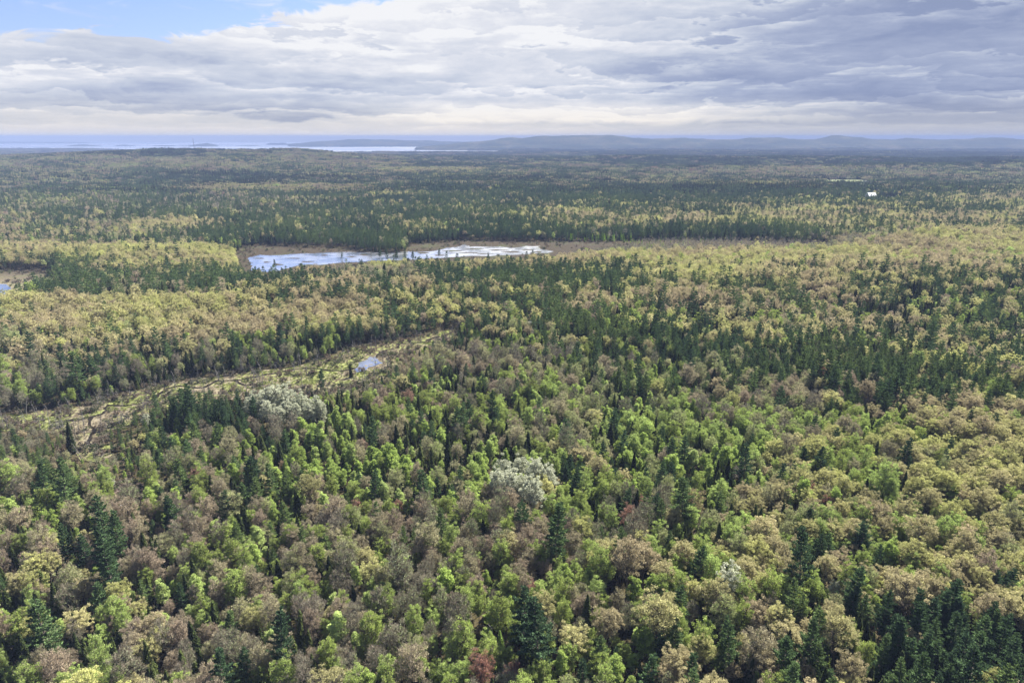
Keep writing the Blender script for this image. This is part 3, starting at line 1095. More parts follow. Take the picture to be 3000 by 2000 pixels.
def land_profile(name, prof, dist, depth, base, label, kind='structure', rough=3.0, seed=0, cat=None, step=None):
    """hill range whose crest line follows prof [(px, py)] at the given distance; rounded front and back"""
    px = np.array([p[0] for p in prof], float)
    top = np.array([CAM_Z + dist * math.tan(elev(p[1])) / math.cos(math.atan((p[0] - 1500) / 2000.0)) for p in prof])
    step = step or (px[-1] - px[0]) / 90.0
    n = max(14, int((px[-1] - px[0]) / step))
    pxs = np.linspace(px[0], px[-1], n)
    tops = np.interp(pxs, px, top)
    # smooth
    for _ in range(2):
        tops[1:-1] = (tops[:-2] + 2 * tops[1:-1] + tops[2:]) / 4
    m_ = 24
    us = (pxs - 1500) / 2000.0 * math.cos(R(PITCH))
    us = (pxs - 1500) / 2000.0 / math.cos(R(PITCH))
    V = []
    for j in range(m_ + 1):
        t = j / m_ * 2 - 1
        yy_ = dist + t * depth
        x = us * dist * (1 + 0.0 * t)
        prof_t = np.cos(t * math.pi / 2) ** 0.75
        z = base - 6 + (tops - base + 6) * prof_t
        nz = vnoise(x, np.full(n, yy_), depth * 0.5, seed) * 0.30 + vnoise(x, np.full(n, yy_), depth * 0.2, seed + 1) * 0.15
        z = z + nz * np.maximum(0, tops - base) * (1 - abs(t)) ** 0.5 * (1 if abs(t) > 0.08 else 0.25)
        z += rough * vnoise(x, np.full(n, yy_ * 3.0), depth * 0.04, seed + 2) * (prof_t > 0.2)
        edge_ = np.minimum(np.arange(n), np.arange(n)[::-1]) / max(1.0, n * 0.10)
        yv = dist + t * depth * np.clip(edge_, 0.05, 1) ** 0.5
        V.append(np.stack([x, yv, z], 1))
    V = np.concatenate(V)
    i = (np.arange(m_)[:, None] * n + np.arange(n - 1)[None, :]).ravel()
    F = np.stack([i, i + 1, i + n + 1, i + n], 1)
    me = mesh_np(name, V, F, [M_SLOPE], smooth=True)
    ob = bpy.data.objects.new(name, me)
    col.objects.link(ob)
    ob['label'] = label
    if cat:
        ob['category'] = cat
    else:
        ob['kind'] = kind
    return ob


land_profile('hills', [(1240, 432), (1310, 426), (1370, 420), (1420, 414), (1480, 406), (1530, 408), (1590, 399), (1640, 395.5), (1700, 397.5), (1760, 400), (1778, 398.5),
                       (1812, 405), (1880, 408), (1920, 405), (1950, 404), (1985, 406), (2030, 407), (2060, 409), (2090, 410), (2130, 406), (2200, 405),
                       (2290, 408), (2330, 408), (2365, 402.5), (2385, 401), (2420, 404), (2470, 407), (2550, 409), (2590, 406), (2620, 409),
                       (2700, 407.5), (2760, 406), (2900, 408), (3000, 408), (3300, 407), (3700, 409)],
             8000, 600, SEA_Z, 'long blue mountain range on the horizon', rough=6, seed=40, step=12)
land_profile('hills', [(900, 421), (940, 418), (1000, 413), (1065, 409), (1130, 409.5), (1200, 412), (1270, 412), (1340, 415.5), (1420, 415), (1520, 414), (1600, 416)],
             11000, 600, SEA_Z, 'faint low hills on the horizon left of the mountains', rough=4, seed=50, step=12)
land_profile('hills', [(-500, 411), (-200, 411), (0, 411.5), (150, 413), (260, 414), (330, 414.5), (400, 417.5)], 17000, 700, SEA_Z,
             'faint far coast line at upper left', rough=3, seed=60, step=12)
land_profile('hills', [(1380, 434), (1500, 426), (1700, 422), (2000, 419), (2300, 422), (2700, 420), (3100, 422), (3600, 424)],
             7500, 260, SEA_Z, 'low wooded foothills in front of the mountains', rough=5, seed=70, step=12)

ISLES = [
    ([(-200, 425), (0, 424), (100, 424), (175, 424.5), (215, 427), (300, 426), (312, 423.5), (325, 421), (350, 421), (385, 425), (420, 429.5)], 11500, 300,
     'long wooded headland at the left edge of the bay'),
    ([(425, 429), (434, 423), (455, 422), (478, 424), (487, 429)], 11600, 90, 'small wooded island right of the long headland'),
    ([(488, 431.5), (500, 427), (512, 427.5), (521, 431.5)], 11200, 60, 'tiny low island left of the humped island'),
    ([(522, 430.5), (536, 425), (560, 424), (600, 426), (640, 424), (655, 420.5), (675, 419), (695, 421), (706, 427), (716, 431)], 11300, 160,
     'long wooded island with a hump at its right end'),
    ([(734, 429), (750, 426), (785, 424.5), (812, 424.5), (822, 429)], 11800, 80, 'flat narrow island right of the humped island'),
    ([(862, 434), (880, 430), (915, 430), (938, 427.5), (960, 428), (975, 430), (990, 434.5)], 10700, 80, 'low wooded island in mid bay with a small rise'),
    ([(1022, 443), (1028, 437), (1055, 437), (1080, 438), (1092, 441), (1128, 442.5)], 9300, 60, 'near wooded island tapering to a spit on its right'),
    ([(1040, 435), (1050, 432), (1070, 431), (1088, 432.5), (1090, 435)], 10400, 50, 'thin low island behind the island with a spit'),
    ([(1100, 432.5), (1112, 428.5), (1140, 427.5), (1156, 429.5), (1158, 432.5)], 10800, 60, 'small flat island left of the long thin island'),
    ([(1118, 426.5), (1150, 423), (1200, 424), (1290, 425), (1370, 429), (1400, 430)], 12200, 120, 'long thin island across the middle of the bay'),
    ([(1238, 443), (1244, 440), (1254, 443)], 9200, 25, 'smallest rocky islet on the bay'),
    ([(1301, 443), (1308, 437.5), (1325, 436), (1340, 438), (1343, 443)], 9200, 60, 'rounded wooded island, left of a near pair'),
    ([(1352, 442), (1362, 437), (1385, 436), (1400, 438), (1402, 442)], 9300, 60, 'rounded wooded island, right of a near pair'),
    ([(838, 421), (850, 418.5), (885, 418.5), (902, 421)], 13500, 60, 'faint far islet in the left half of the bay'),
    ([(922, 423), (945, 420), (1000, 421), (1030, 424)], 13200, 60, 'faint far low island left of centre'),
    ([(1400, 436), (1500, 433), (1620, 431), (1700, 430)], 9900, 120, 'low wooded spit running out from the right shore'),
]
for k, (pf, ds, dp, lb) in enumerate(ISLES):
    land_profile('island', pf, ds * 0.97, dp, SEA_Z, lb, seed=100 + k, cat='island', rough=3)

# ------------------------------------------------------------------ haze
HAZE_D = 1.1e-4
bm = bmesh.new()
bmesh.ops.create_cube(bm, size=1)
for v in bm.verts:
    v.co.x *= 44000
    v.co.y = 9800 + v.co.y * 21000
    v.co.z = 63.5 + v.co.z * 177
me = bpy.data.meshes.new('haze')
bm.to_mesh(me)
bm.free()
m = bpy.data.materials.new('haze')
m.use_nodes = True
nt_ = m.node_tree
nt_.nodes.clear()
o_ = nt_.nodes.new('ShaderNodeOutputMaterial')
pv = nt_.nodes.new('ShaderNodeVolumePrincipled')
pv.inputs['Color'].default_value = (0.265, 0.345, 0.575, 1)
pv.inputs['Density'].default_value = HAZE_D
pv.inputs['Density Attribute'].default_value = ''
pv.inputs['Anisotropy'].default_value = -0.2
nt_.links.new(pv.outputs[0], o_.inputs['Volume'])
me.materials.append(m)
hz = bpy.data.objects.new('haze', me)
col.objects.link(hz)
hz['kind'] = 'stuff'
hz['label'] = 'thin blue haze over the whole landscape'

# ------------------------------------------------------------------ what grows where
# zones: (photo x, photo y, half width, half height, weight, mixture)
CON = dict(pine=.5, spruce=.5)
ZB = [
    # far hill
    (300, 470, 500, 25, 1.5, dict(maple=.6, oak=.12, pine=.4, spruce=.15)),
    (650, 470, 480, 24, 7, dict(maple=.9, oak=.35, pine=.22)),
    (480, 445, 190, 9, 5, dict(pine=.7, spruce=.5, maple=.2)),
    (330, 478, 150, 8, 2, dict(pine=.7, maple=.3)),
    (620, 517, 190, 12, 10, dict(pine=.8, spruce=.6)),
    (900, 490, 300, 30, 1.5, dict(oak=.2, maple=.4, pine=.5)),
    (200, 520, 250, 18, 2, dict(oak=.25, maple=.5, pine=.5)),
    (790, 552, 190, 9, 5, dict(oak=1.0, maple=.2)),
    (1550, 468, 520, 22, 5, dict(maple=.45, pine=1.0)),
    (1080, 478, 150, 6, 8, dict(oak=1.0)),
    (1290, 498, 140, 6, 8, dict(oak=1.0, maple=.2)),
    (1350, 512, 300, 7, 2, dict(oak=.8, pine=.4)),
    (2000, 533, 250, 7, 4, dict(oak=.9, pine=.2)),
    (1750, 470, 300, 10, 2, dict(pine=.9, maple=.3)),
    (1700, 500, 200, 15, 2, dict(maple=.7, oak=.1, pine=.5)),
    (2500, 505, 600, 12, 3, dict(maple=1.0, oak=.2, ash=.3, pine=.35)),
    (2500, 465, 800, 12, 5, dict(pine=1.0, spruce=.4, maple=.15)),
    (2800, 530, 350, 14, 2.5, dict(maple=.6, pine=.6, ash=.3)),
    (1500, 520, 1500, 24, 1.6, dict(pine=.8, spruce=.4, maple=.35)),
    # conifer belt
    (1700, 580, 900, 28, 2.4, dict(pine=.7, spruce=.5, oak=.08)),
    (2150, 570, 500, 22, 3, dict(pine=.9, spruce=.4)),
    (500, 600, 450, 35, 1.4, dict(pine=.4, spruce=.25, maple=.4, ash=.2)),
    (200, 650, 350, 30, 1.2, dict(spruce=.4, maple=.4, pine=.3, oak=.15)),
    (530, 650, 110, 10, 4, dict(oak=1.0)),
    (1000, 640, 350, 40, 3, dict(pine=.9, spruce=.4, oak=.05)),
    (1300, 565, 200, 8, 2, dict(oak=.7, pine=.4)),
    (1600, 640, 500, 26, 2.0, dict(oak=.5, pine=.5, maple=.15)),
    (1900, 600, 350, 12, 1.5, dict(oak=.5, pine=.5)),
    (1150, 700, 500, 14, 6, dict(pine=.7, spruce=.7, maple=.1)),
    (1950, 672, 350, 10, 4, dict(pine=.8, spruce=.5)),
    (2450, 678, 160, 10, 5, dict(pine=.8, maple=.2)),
    (2060, 708, 330, 15, 24, dict(ash=1.0, tamarack=.06)),
    (1800, 700, 130, 13, 14, dict(tamarack=.9, ash=.6)),
    (2700, 640, 350, 50, 2.2, dict(oak=.5, maple=.15, pine=.3, spruce=.1)),
    (2550, 600, 450, 20, 2.0, dict(pine=.5, oak=.5, spruce=.2)),
    (2880, 575, 250, 18, 2, dict(oak=.5, pine=.4, maple=.2)),
    # middle distance, left
    (350, 752, 420, 22, 4, dict(oak=1.0, maple=.12, pine=.12)),
    (120, 772, 170, 14, 4, dict(pine=.6, spruce=.3, maple=.3)),
    (620, 790, 200, 16, 3, dict(oak=.5, pine=.5)),
    (300, 830, 330, 22, 5, dict(pine=.7, spruce=.5, maple=.25)),
    (900, 808, 500, 14, 5, dict(pine=.9, spruce=.6, oak=.1)),
    (900, 850, 350, 14, 2.5, dict(oak=.4, pine=.4, spruce=.3, maple=.2)),
    (1250, 760, 200, 12, 3.5, dict(oak=1.0, pine=.15)),
    (1030, 822, 140, 9, 4, dict(oak=.7, maple=.3)),
    (1120, 790, 80, 22, 3, dict(maple=.5, spruce=.3, ash=.3)),
    (450, 905, 620, 30, 6, dict(oak=1.0, pine=.08, spruce=.06, maple=.12)),
    (900, 885, 350, 16, 4, dict(oak=1.0, maple=.1, pine=.12)),
    (350, 950, 450, 25, 4, dict(oak=.75, maple=.2, spruce=.16, pine=.14)),
    (1150, 930, 250, 18, 3.5, dict(oak=.7, pine=.15, spruce=.2)),
    (150, 1180, 220, 25, 3, dict(ash=.7, maple=.3, spruce=.3, pine=.1)),
    (200, 1010, 350, 35, 3, dict(maple=.3, oak=.3, pine=.3, spruce=.35, beech=.1)),
    (900, 1000, 300, 32, 4, dict(spruce=.8, pine=.3, beech=.25, ash=.2, birch=.1)),
    (500, 1070, 400, 30, 3.5, dict(spruce=.5, pine=.35, beech=.2, ash=.3, maple=.2)),
    (120, 1120, 260, 40, 3, dict(ash=.5, maple=.5, pine=.25, spruce=.3, beech=.2)),
    # middle, centre
    (1300, 830, 350, 26, 2.5, dict(pine=.4, spruce=.3, maple=.3, oak=.25)),
    (1600, 792, 170, 17, 7, dict(pine=1.0)),
    (1760, 815, 170, 20, 5, dict(pine=1.0, spruce=.1)),
    (1500, 770, 200, 8, 4, dict(oak=1.0)),
    (1500, 840, 130, 12, 3, dict(oak=.7, maple=.4, ash=.2)),
    (1500, 900, 220, 45, 4, dict(pine=.7, spruce=.6, maple=.15, birch=.06, oak=.1, beech=.1)),
    (1300, 1035, 200, 26, 5, dict(maple=.9, ash=.6, spruce=.08, beech=.1)),
    (1400, 940, 160, 18, 3, dict(spruce=.7, pine=.5, beech=.2)),
    # ridges on the right
    (2500, 728, 360, 13, 5, dict(oak=1.0, beech=.1)),
    (2000, 745, 350, 9, 5, dict(oak=1.0, beech=.1)),
    (2850, 708, 360, 22, 5, dict(oak=1.0, beech=.15, pine=.03)),
    (2350, 745, 450, 20, 5, dict(oak=.8, beech=.4)),
    (2300, 780, 90, 12, 2, dict(spruce=.6, pine=.4)),
    (2800, 745, 250, 14, 5, dict(oak=.6, beech=.5)),
    (2250, 800, 500, 14, 4, dict(oak=1.0, pine=.15, spruce=.15)),
    (1850, 860, 260, 22, 3.5, dict(oak=.7, pine=.3, spruce=.25)),
    (2750, 820, 350, 25, 4, dict(pine=.5, spruce=.55, oak=.25)),
    (2350, 850, 350, 35, 3.5, dict(oak=.55, spruce=.4, pine=.35, maple=.1)),
    (2800, 900, 350, 45, 4, dict(pine=.6, spruce=.6, birch=.10, beech=.25, maple=.1, oak=.12)),
    (2000, 930, 350, 50, 3.5, dict(pine=.6, spruce=.5, beech=.2, oak=.25, maple=.15, birch=.08)),
    (2400, 960, 250, 35, 2.5, dict(pine=.4, spruce=.4, oak=.3, maple=.25)),
    (2750, 1080, 450, 75, 4, dict(pine=1.0, spruce=.3, maple=.15, oak=.15, beech=.1)),
    (2150, 1070, 350, 60, 3, dict(pine=.8, spruce=.45, maple=.25, birch=.12, ash=.1)),
    (2330, 1130, 150, 30, 3, dict(maple=.6, pine=.4, ash=.3)),
    # centre foreground
    (1600, 1120, 350, 60, 2.5, dict(maple=0.306, birch=0.431, spruce=0.627, beech=0.312, ash=.2, pine=.15)),
    (1250, 1180, 350, 50, 2.5, dict(birch=0.503, maple=0.214, spruce=0.712, beech=0.375, ash=.15, pine=.1)),
    (600, 1190, 350, 25, 4, dict(pine=.7, spruce=1.05, birch=0.0863)),
    (800, 1270, 300, 35, 3, dict(spruce=0.712, pine=.25, maple=0.214, birch=0.173, ash=.15)),
    (350, 1330, 300, 50, 2.5, dict(maple=0.367, ash=.3, pine=.15, spruce=0.24, birch=0.215, beech=0.188)),
    (80, 1350, 150, 60, 3, dict(pine=.4, maple=0.306, ash=.3, spruce=0.206)),
    (2000, 1260, 500, 60, 2.6, dict(birch=0.359, beech=0.438, maple=0.245, spruce=0.375, pine=.2, ash=.2)),
    (2350, 1240, 250, 30, 3, dict(beech=0.625, birch=0.503, maple=0.184, spruce=0.291)),
    (2800, 1330, 350, 80, 4.5, dict(oak=0.935, beech=0.625, maple=0.153, pine=.08, spruce=0.122)),
    (1200, 1330, 350, 60, 2.5, dict(birch=0.646, maple=0.184, spruce=0.712, beech=0.25, pine=.1)),
    (1000, 1420, 450, 50, 2.5, dict(birch=0.503, maple=0.214, spruce=0.544, beech=0.25, oak=0.0425, pine=.15)),
    (250, 1500, 350, 80, 2.5, dict(maple=0.245, birch=0.359, pine=.25, spruce=0.291, beech=0.188, ash=.15)),
    (800, 1600, 500, 120, 2.5, dict(maple=0.337, ash=.4, birch=0.144, beech=0.312, spruce=0.189, pine=.06)),
    (1500, 1480, 350, 60, 2.2, dict(maple=0.275, beech=0.438, birch=0.173, spruce=0.375, ash=.2, pine=.08)),
    (1950, 1520, 200, 70, 2.5, dict(spruce=1.05, pine=.4, maple=0.184, ash=.2, beech=0.125)),
    (2400, 1450, 350, 60, 2.5, dict(maple=0.306, oak=0.255, birch=0.144, beech=0.312, pine=.15, spruce=0.24)),
    (2100, 1380, 300, 40, 2.2, dict(pine=.35, maple=0.184, beech=0.25, birch=0.215, spruce=0.375)),
    (2300, 1620, 450, 90, 2.5, dict(pine=.3, spruce=0.375, oak=0.255, maple=0.184, beech=0.375, aspen=.02)),
    (2800, 1600, 250, 120, 3, dict(oak=0.68, maple=0.245, beech=0.5, pine=.18)),
    (1350, 1680, 350, 110, 3, dict(beech=0.75, ash=.35, maple=0.214, birch=0.215, pine=.06, oak=0.0425)),
    (1250, 1900, 500, 90, 2.6, dict(ash=.5, maple=0.275, beech=0.438, birch=0.173, spruce=0.139, pine=.04)),
    (250, 1850, 400, 120, 2.4, dict(maple=0.245, ash=.25, beech=0.312, birch=0.215, pine=.22, spruce=0.291, oak=0.128)),
    (2300, 1880, 500, 90, 3, dict(pine=.8, spruce=0.544, oak=0.212, maple=0.184, beech=0.375)),
    (2850, 1900, 250, 110, 3.2, dict(pine=1.0, spruce=0.46, maple=0.184, oak=0.17)),
    (1900, 1850, 250, 120, 2.4, dict(beech=0.5, maple=0.275, oak=0.085, ash=.2, pine=.25, birch=0.115)),
]


def mixture(px, py, x, y):
    W_ = {s: np.full(px.shape, 0.02) for s in SPECIES}
    tot = np.full(px.shape, 0.02)
    for (cx_, cy_, rx, ry, w, mx) in ZB:
        q = np.exp(-(((px - cx_) / rx) ** 2 + ((py - cy_) / ry) ** 2) * 1.1) * w
        q = np.where(q > 1e-3 * w, q, 0)
        tot = tot + q
        for s, v in mx.items():
            W_[s] = W_[s] + q * v
    base = dict(pine=.3, spruce=.2, oak=.3, maple=.3)
    for s, v in base.items():
        W_[s] = W_[s] + 0.04 * v
    for k, s in enumerate(SPECIES):
        a = W_[s] / tot
        sc = 34 if s in ('pine', 'spruce') else 26
        n = vnoise(x, y, sc, 200 + k) + 0.6 * vnoise(x, y, sc * 2.7, 300 + k)
        W_[s] = (a ** 1.25) * np.exp(3.1 * n * (1.0 if s != 'oak' else 0.7))
        if s in ('aspen', 'tamarack'):
            W_[s] = np.where(a < 0.03, 0, W_[s]) * (0 if s == 'aspen' else 1)
    return W_


PAL = {  # darkest .. lightest base colours of each kind
    'pine': [(0.055, 0.092, 0.045), (0.080, 0.128, 0.052), (0.130, 0.180, 0.062)],
    'spruce': [(0.028, 0.038, 0.016), (0.046, 0.062, 0.022), (0.080, 0.100, 0.032)],
    'birch': [(0.24, 0.32, 0.080), (0.30, 0.385, 0.105), (0.37, 0.45, 0.165)],
    'aspen': [(0.31, 0.33, 0.23), (0.39, 0.41, 0.30), (0.46, 0.48, 0.36)],
    'maple': [(0.315, 0.255, 0.185), (0.335, 0.315, 0.185), (0.310, 0.360, 0.145)],
    'ash': [(0.300, 0.285, 0.220), (0.300, 0.310, 0.200), (0.290, 0.350, 0.170)],
    'oak': [(0.345, 0.295, 0.180), (0.385, 0.360, 0.180), (0.390, 0.400, 0.150)],
    'beech': [(0.200, 0.245, 0.065), (0.245, 0.310, 0.078), (0.285, 0.370, 0.110)],
    'tamarack': [(0.20, 0.30, 0.04), (0.23, 0.37, 0.045), (0.19, 0.25, 0.09)],
}
RED = np.array([0.31, 0.160, 0.120])


def tints(sp_, x, y):
    n = len(x)
    t = np.clip(0.5 + 1.1 * vnoise(x, y, 60, 400 + SPECIES.index(sp_)) + rng.normal(size=n) * 0.28, 0, 1)
    p = np.array(PAL[sp_])
    c = np.stack([np.interp(t, [0, .5, 1], p[:, k]) for k in range(3)], 1)
    c *= np.exp(rng.normal(size=n) * 0.11)[:, None]
    red = np.zeros(n, bool)
    if sp_ == 'maple':
        red = (rng.random(n) < 0.006 + 0.03 * (vnoise(x, y, 40, 77) > 0.2))
        k = rng.uniform(0.45, 0.9, n)[:, None]
        c = np.where(red[:, None], c * (1 - k) + RED * k, c)
    return c, t, red


# crown width and height factors of each kind: (mean scale, spread)
SIZE = {'pine': (0.80, 0.22), 'spruce': (0.84, 0.26), 'birch': (0.80, 0.24), 'aspen': (0.92, 0.12), 'maple': (0.88, 0.20), 'ash': (0.88, 0.20),
        'oak': (0.88, 0.14), 'beech': (0.88, 0.19), 'tamarack': (0.8, 0.15)}

# trees that the photograph singles out: (kind, photo x, photo y of the crown middle, scale, tone, red?)
HERO = [
    ('pine', 940, 1106, 0.62, .1), ('pine', 1535, 1525, 0.80, .3), ('pine', 1583, 1850, 1.12, .0), ('pine', 195, 1590, 0.86, .2),
    ('pine', 318, 1660, 1.05, .2), ('pine', 300, 1530, 1.08, .35), ('pine', 338, 1560, 1.0, .5), ('pine', 300, 1600, .95, .2), ('pine', 135, 1830, 1.05, .6),
    ('pine', 1090, 1270, 0.95, .3), ('pine', 120, 1410, .95, .5), ('pine', 815, 1880, 1.05, .0), ('pine', 1510, 1400, .55, .3), ('pine', 1112, 738, .62, .1), ('pine', 1135, 742, .7, .1), ('pine', 1160, 744, .62, .1), ('pine', 1185, 742, .7, .2), ('pine', 1208, 746, .6, .2),
    ('pine', 1285, 738, .5, .1), ('pine', 1000, 746, .45, .1), ('pine', 1432, 750, .5, .1), ('pine', 1562, 742, .5, .1), ('pine', 805, 770, .5, .1),
    ('spruce', 200, 1268, 1.25, .2), ('spruce', 634, 1480, 1.05, .3), ('spruce', 455, 1620, .95, .1), ('spruce', 540, 1730, 1.15, .6),
    ('spruce', 165, 1515, .75, .2), ('spruce', 1340, 1058, 1.05, .1), ('spruce', 1315, 1100, .9, .1), ('spruce', 1170, 1450, .95, .2),
    ('spruce', 1435, 1890, .6, .1), ('spruce', 1165, 1280, 1.2, .1), ('spruce', 1550, 1300, 1.2, .1), ('spruce', 1028, 1080, .75, .3),
    ('spruce', 2625, 1410, .7, .1), ('spruce', 2570, 1520, .85, .2), ('spruce', 2640, 1700, .5, .2),
    ('tamarack', 1370, 1845, .72, .6), ('tamarack', 1470, 1880, .8, .8), ('tamarack', 422, 1470, .5, .3),
    ('birch', 866, 1310, .95, .5), ('birch', 842, 1352, .75, .3), ('birch', 465, 1440, .95, .7), ('birch', 930, 1462, .8, .4), ('birch', 870, 1445, .9, .8),
    ('birch', 1122, 1332, .95, .4), ('birch', 1250, 1432, 1.05, .5), ('birch', 1225, 1370, .8, .5), ('birch', 1205, 1330, .7, .8), ('birch', 1650, 1690, 1.0, .3),
    ('birch', 710, 1620, .7, .4), ('birch', 480, 1820, .85, .8), ('birch', 300, 1860, .8, .6), ('birch', 1080, 1770, .9, .8), ('birch', 1245, 1115, .95, .5),
    ('birch', 1510, 1170, .95, .5), ('birch', 1420, 1240, .9, .5), ('birch', 1500, 1250, .85, .6), ('birch', 2230, 1330, .95, .4), ('birch', 2310, 1460, 1.0, .7),
    ('birch', 2220, 1405, .9, .9), ('birch', 2455, 1440, .95, .3), ('birch', 2610, 1630, 1.1, .1), ('birch', 2750, 1620, .75, .1), ('birch', 1720, 1560, .75, .4),
    ('birch', 1440, 1800, .95, .3), ('birch', 1640, 1450, .85, .7), ('birch', 30, 1500, 1.1, .7), ('birch', 1600, 1215, .9, .5),
    ('birch', 1960, 1175, .8, .5), ('birch', 2040, 1150, .7, .5), ('birch', 245, 1500, .8, .6), ('birch', 2140, 1340, .7, .3),
    ('aspen', 745, 1180, 1.1, .3), ('aspen', 775, 1180, 1.25, .8), ('aspen', 812, 1172, 1.35, .9), ('aspen', 850, 1175, 1.35, .8), ('aspen', 885, 1190, 1.25, .5),
    ('aspen', 840, 1205, 1.2, .6), ('aspen', 790, 1210, 1.15, .7), ('aspen', 920, 1198, 1.15, .4), ('aspen', 945, 1208, 1.05, .3), ('aspen', 765, 1205, .8, .5),
    ('aspen', 870, 1215, 1.1, .5), ('aspen', 735, 1200, 1.1, .6), ('aspen', 905, 1215, 1.1, .6), ('aspen', 820, 1225, 1.05, .7),
    ('aspen', 1480, 1390, 1.15, .5), ('aspen', 1458, 1418, 1.1, .8), ('aspen', 1502, 1422, 1.15, .9), ('aspen', 1520, 1378, 1.05, .4), ('aspen', 1568, 1392, 1.2, .8),
    ('aspen', 1606, 1402, 1.1, .8), ('aspen', 1560, 1445, 1.2, .6), ('aspen', 1530, 1436, 1.05, .8), ('aspen', 2137, 1722, 1.1, .9), ('aspen', 2475, 1700, .6, .5),
    ('aspen', 425, 1235, .65, .4), ('aspen', 325, 1415, .45, .9), ('aspen', 2500, 1720, .6, .6), ('aspen', 2445, 1725, .6, .7),
    ('oak', 1840, 1650, 1.25, .0), ('oak', 1885, 1640, .9, .0), ('oak', 2690, 1570, 1.15, .4), ('oak', 2660, 1750, 1.2, .2), ('oak', 2790, 1260, 1.1, .3),
    ('oak', 2880, 1260, 1.1, .1), ('oak', 2060, 1920, .85, .8), ('oak', 60, 1720, .85, .5), ('oak', 260, 1730, .75, .2),
    ('maple*', 1575, 1740, .9, .2), ('maple*', 2370, 1445, .8, .2), ('maple*', 2430, 1480, .8, .2), ('maple*', 1068, 1305, .55, .2), ('maple*', 1500, 1975, .8, .1),
    ('maple*', 2000, 1640, .8, .3), ('maple*', 1645, 875, .7, .2), ('maple*', 1665, 855, .7, .2), ('maple*', 1400, 910, .8, .2), ('maple*', 1375, 1085, .8, .1),
    ('maple*', 2400, 1100, 1.1, .1), ('maple*', 60, 1390, .8, .2), ('maple*', 1405, 1960, 1.0, .3), ('maple', 2190, 1590, .9, .5), ('maple', 265, 1420, 1.0, .1),
    ('maple', 210, 1700, 1.1, .8), ('maple', 2880, 1670, 1.15, .0),
]

TR = {k: [] for k in ('sp', 'x', 'y', 's', 't', 'red', 'hero')}
HX, HY, HR = [], [], []
hts = {'pine': 22, 'spruce': 13.5, 'tamarack': 13.5, 'birch': 14, 'aspen': 16, 'maple': 15, 'ash': 16, 'oak': 17, 'beech': 15}
for (k, px, py, s, t) in HERO:
    s *= 0.86 if k in ('birch', 'maple*', 'maple', 'spruce', 'tamarack') else 0.95
    red = k.endswith('*')
    k = k.rstrip('*')
    x, y = unproj(px, py, hts[k] * s * 0.62)
    for _ in range(4):
        g_ = float(H(np.array([x]), np.array([y]))[0])
        x, y = unproj(px, py, g_ + hts[k] * s * 0.62)
    TR['sp'].append(k); TR['x'].append(x); TR['y'].append(y); TR['s'].append(s); TR['t'].append(t); TR['red'].append(red); TR['hero'].append(True)
    HX.append(x); HY.append(y)
    HR.append({'pine': 3.8, 'oak': 5.2, 'aspen': 3.8}.get(k, 3.3) * s)


def hexgrid(y0, y1, step, umax):
    pts = []
    ny = int((y1 - y0) / (step * 0.87))
    for j in range(ny):
        y = y0 + j * step * 0.87
        w = umax * (max(y, 0) * 1.0 + 45) + 10
        nx = int(2 * w / step)
        x = -w + (np.arange(nx) + 0.5 * (j % 2)) * step
        pts.append(np.stack([x, np.full(nx, y)], 1))
    p = np.concatenate(pts)
    return p + rng.uniform(-0.36, 0.36, p.shape) * step


def clear_of_open(x, y, soft=0.0):
    ok = np.ones(x.shape, bool)
    for p in OPEN:
        i = inside(x, y, p)
        d = dist_poly(x, y, p)
        ok &= ~(i | (d < soft))
    d = dist_poly(x, y, TRACK, False)
    ok &= d > 2.2
    return ok


def pick_species(px, py, x, y):
    Wm = mixture(px, py, x, y)
    S = np.stack([Wm[s] for s in SPECIES], 1)
    S = np.cumsum(S / S.sum(1)[:, None], 1)
    return (rng.random(len(px))[:, None] > S).sum(1).clip(0, len(SPECIES) - 1)


# ---- trees out to 1.5 km, each at its own place
P1 = hexgrid(88, 440, 3.6, 0.80)
P2 = hexgrid(440, 1560, 4.4, 0.82)
PP = np.concatenate([P1, P2])
x, y = PP[:, 0], PP[:, 1]
ok = clear_of_open(x, y, 1.2)
for hx, hy, hr in zip(HX, HY, HR):
    ok &= np.hypot(x - hx, y - hy) > hr
x, y = x[ok], y[ok]
z = H(x, y)
px, py, dep = project(x, y, z + 10)
spi = np.where(y > 700, pick_species(px, py, x / 1.7, y / 1.7), pick_species(px, py, x, y))
print('near trees', len(x))

# brushy zones where the trees are small
young = np.exp(-(((px - 2080) / 420) ** 2 + ((py - 700) / 24) ** 2)) > 0.42
young |= np.exp(-(((px - 80) / 220) ** 2 + ((py - 1215) / 45) ** 2)) > 0.5
young |= np.exp(-(((px - 1290) / 110) ** 2 + ((py - 1010) / 26) ** 2)) > 0.5
nearstream = np.zeros(x.shape)
m_ = y < 520
dps = dist_poly(x[m_], y[m_], MARSH_STREAM)
mid_y = np.interp(px[m_], [0, 300, 600, 900, 1200, 1340], [1245, 1230, 1145, 1115, 1020, 975])
nearstream[m_] = np.where((py[m_] > mid_y - 25) & (dps < 26), 0.30 + dps / 55, np.where(dps < 8, 0.75, 0))
young_f = np.where(young, 0.42, np.where(nearstream > 0, np.minimum(nearstream, 1), 1.0))
# the near lip of the ponds carries low trees
for pl, dd_ in ((MARSH_POND, 24),):
    mm = (dist_poly(x, y, pl) < dd_) & (y < 760) & (y > 560)
    young_f = np.where(mm, 0.85, young_f)

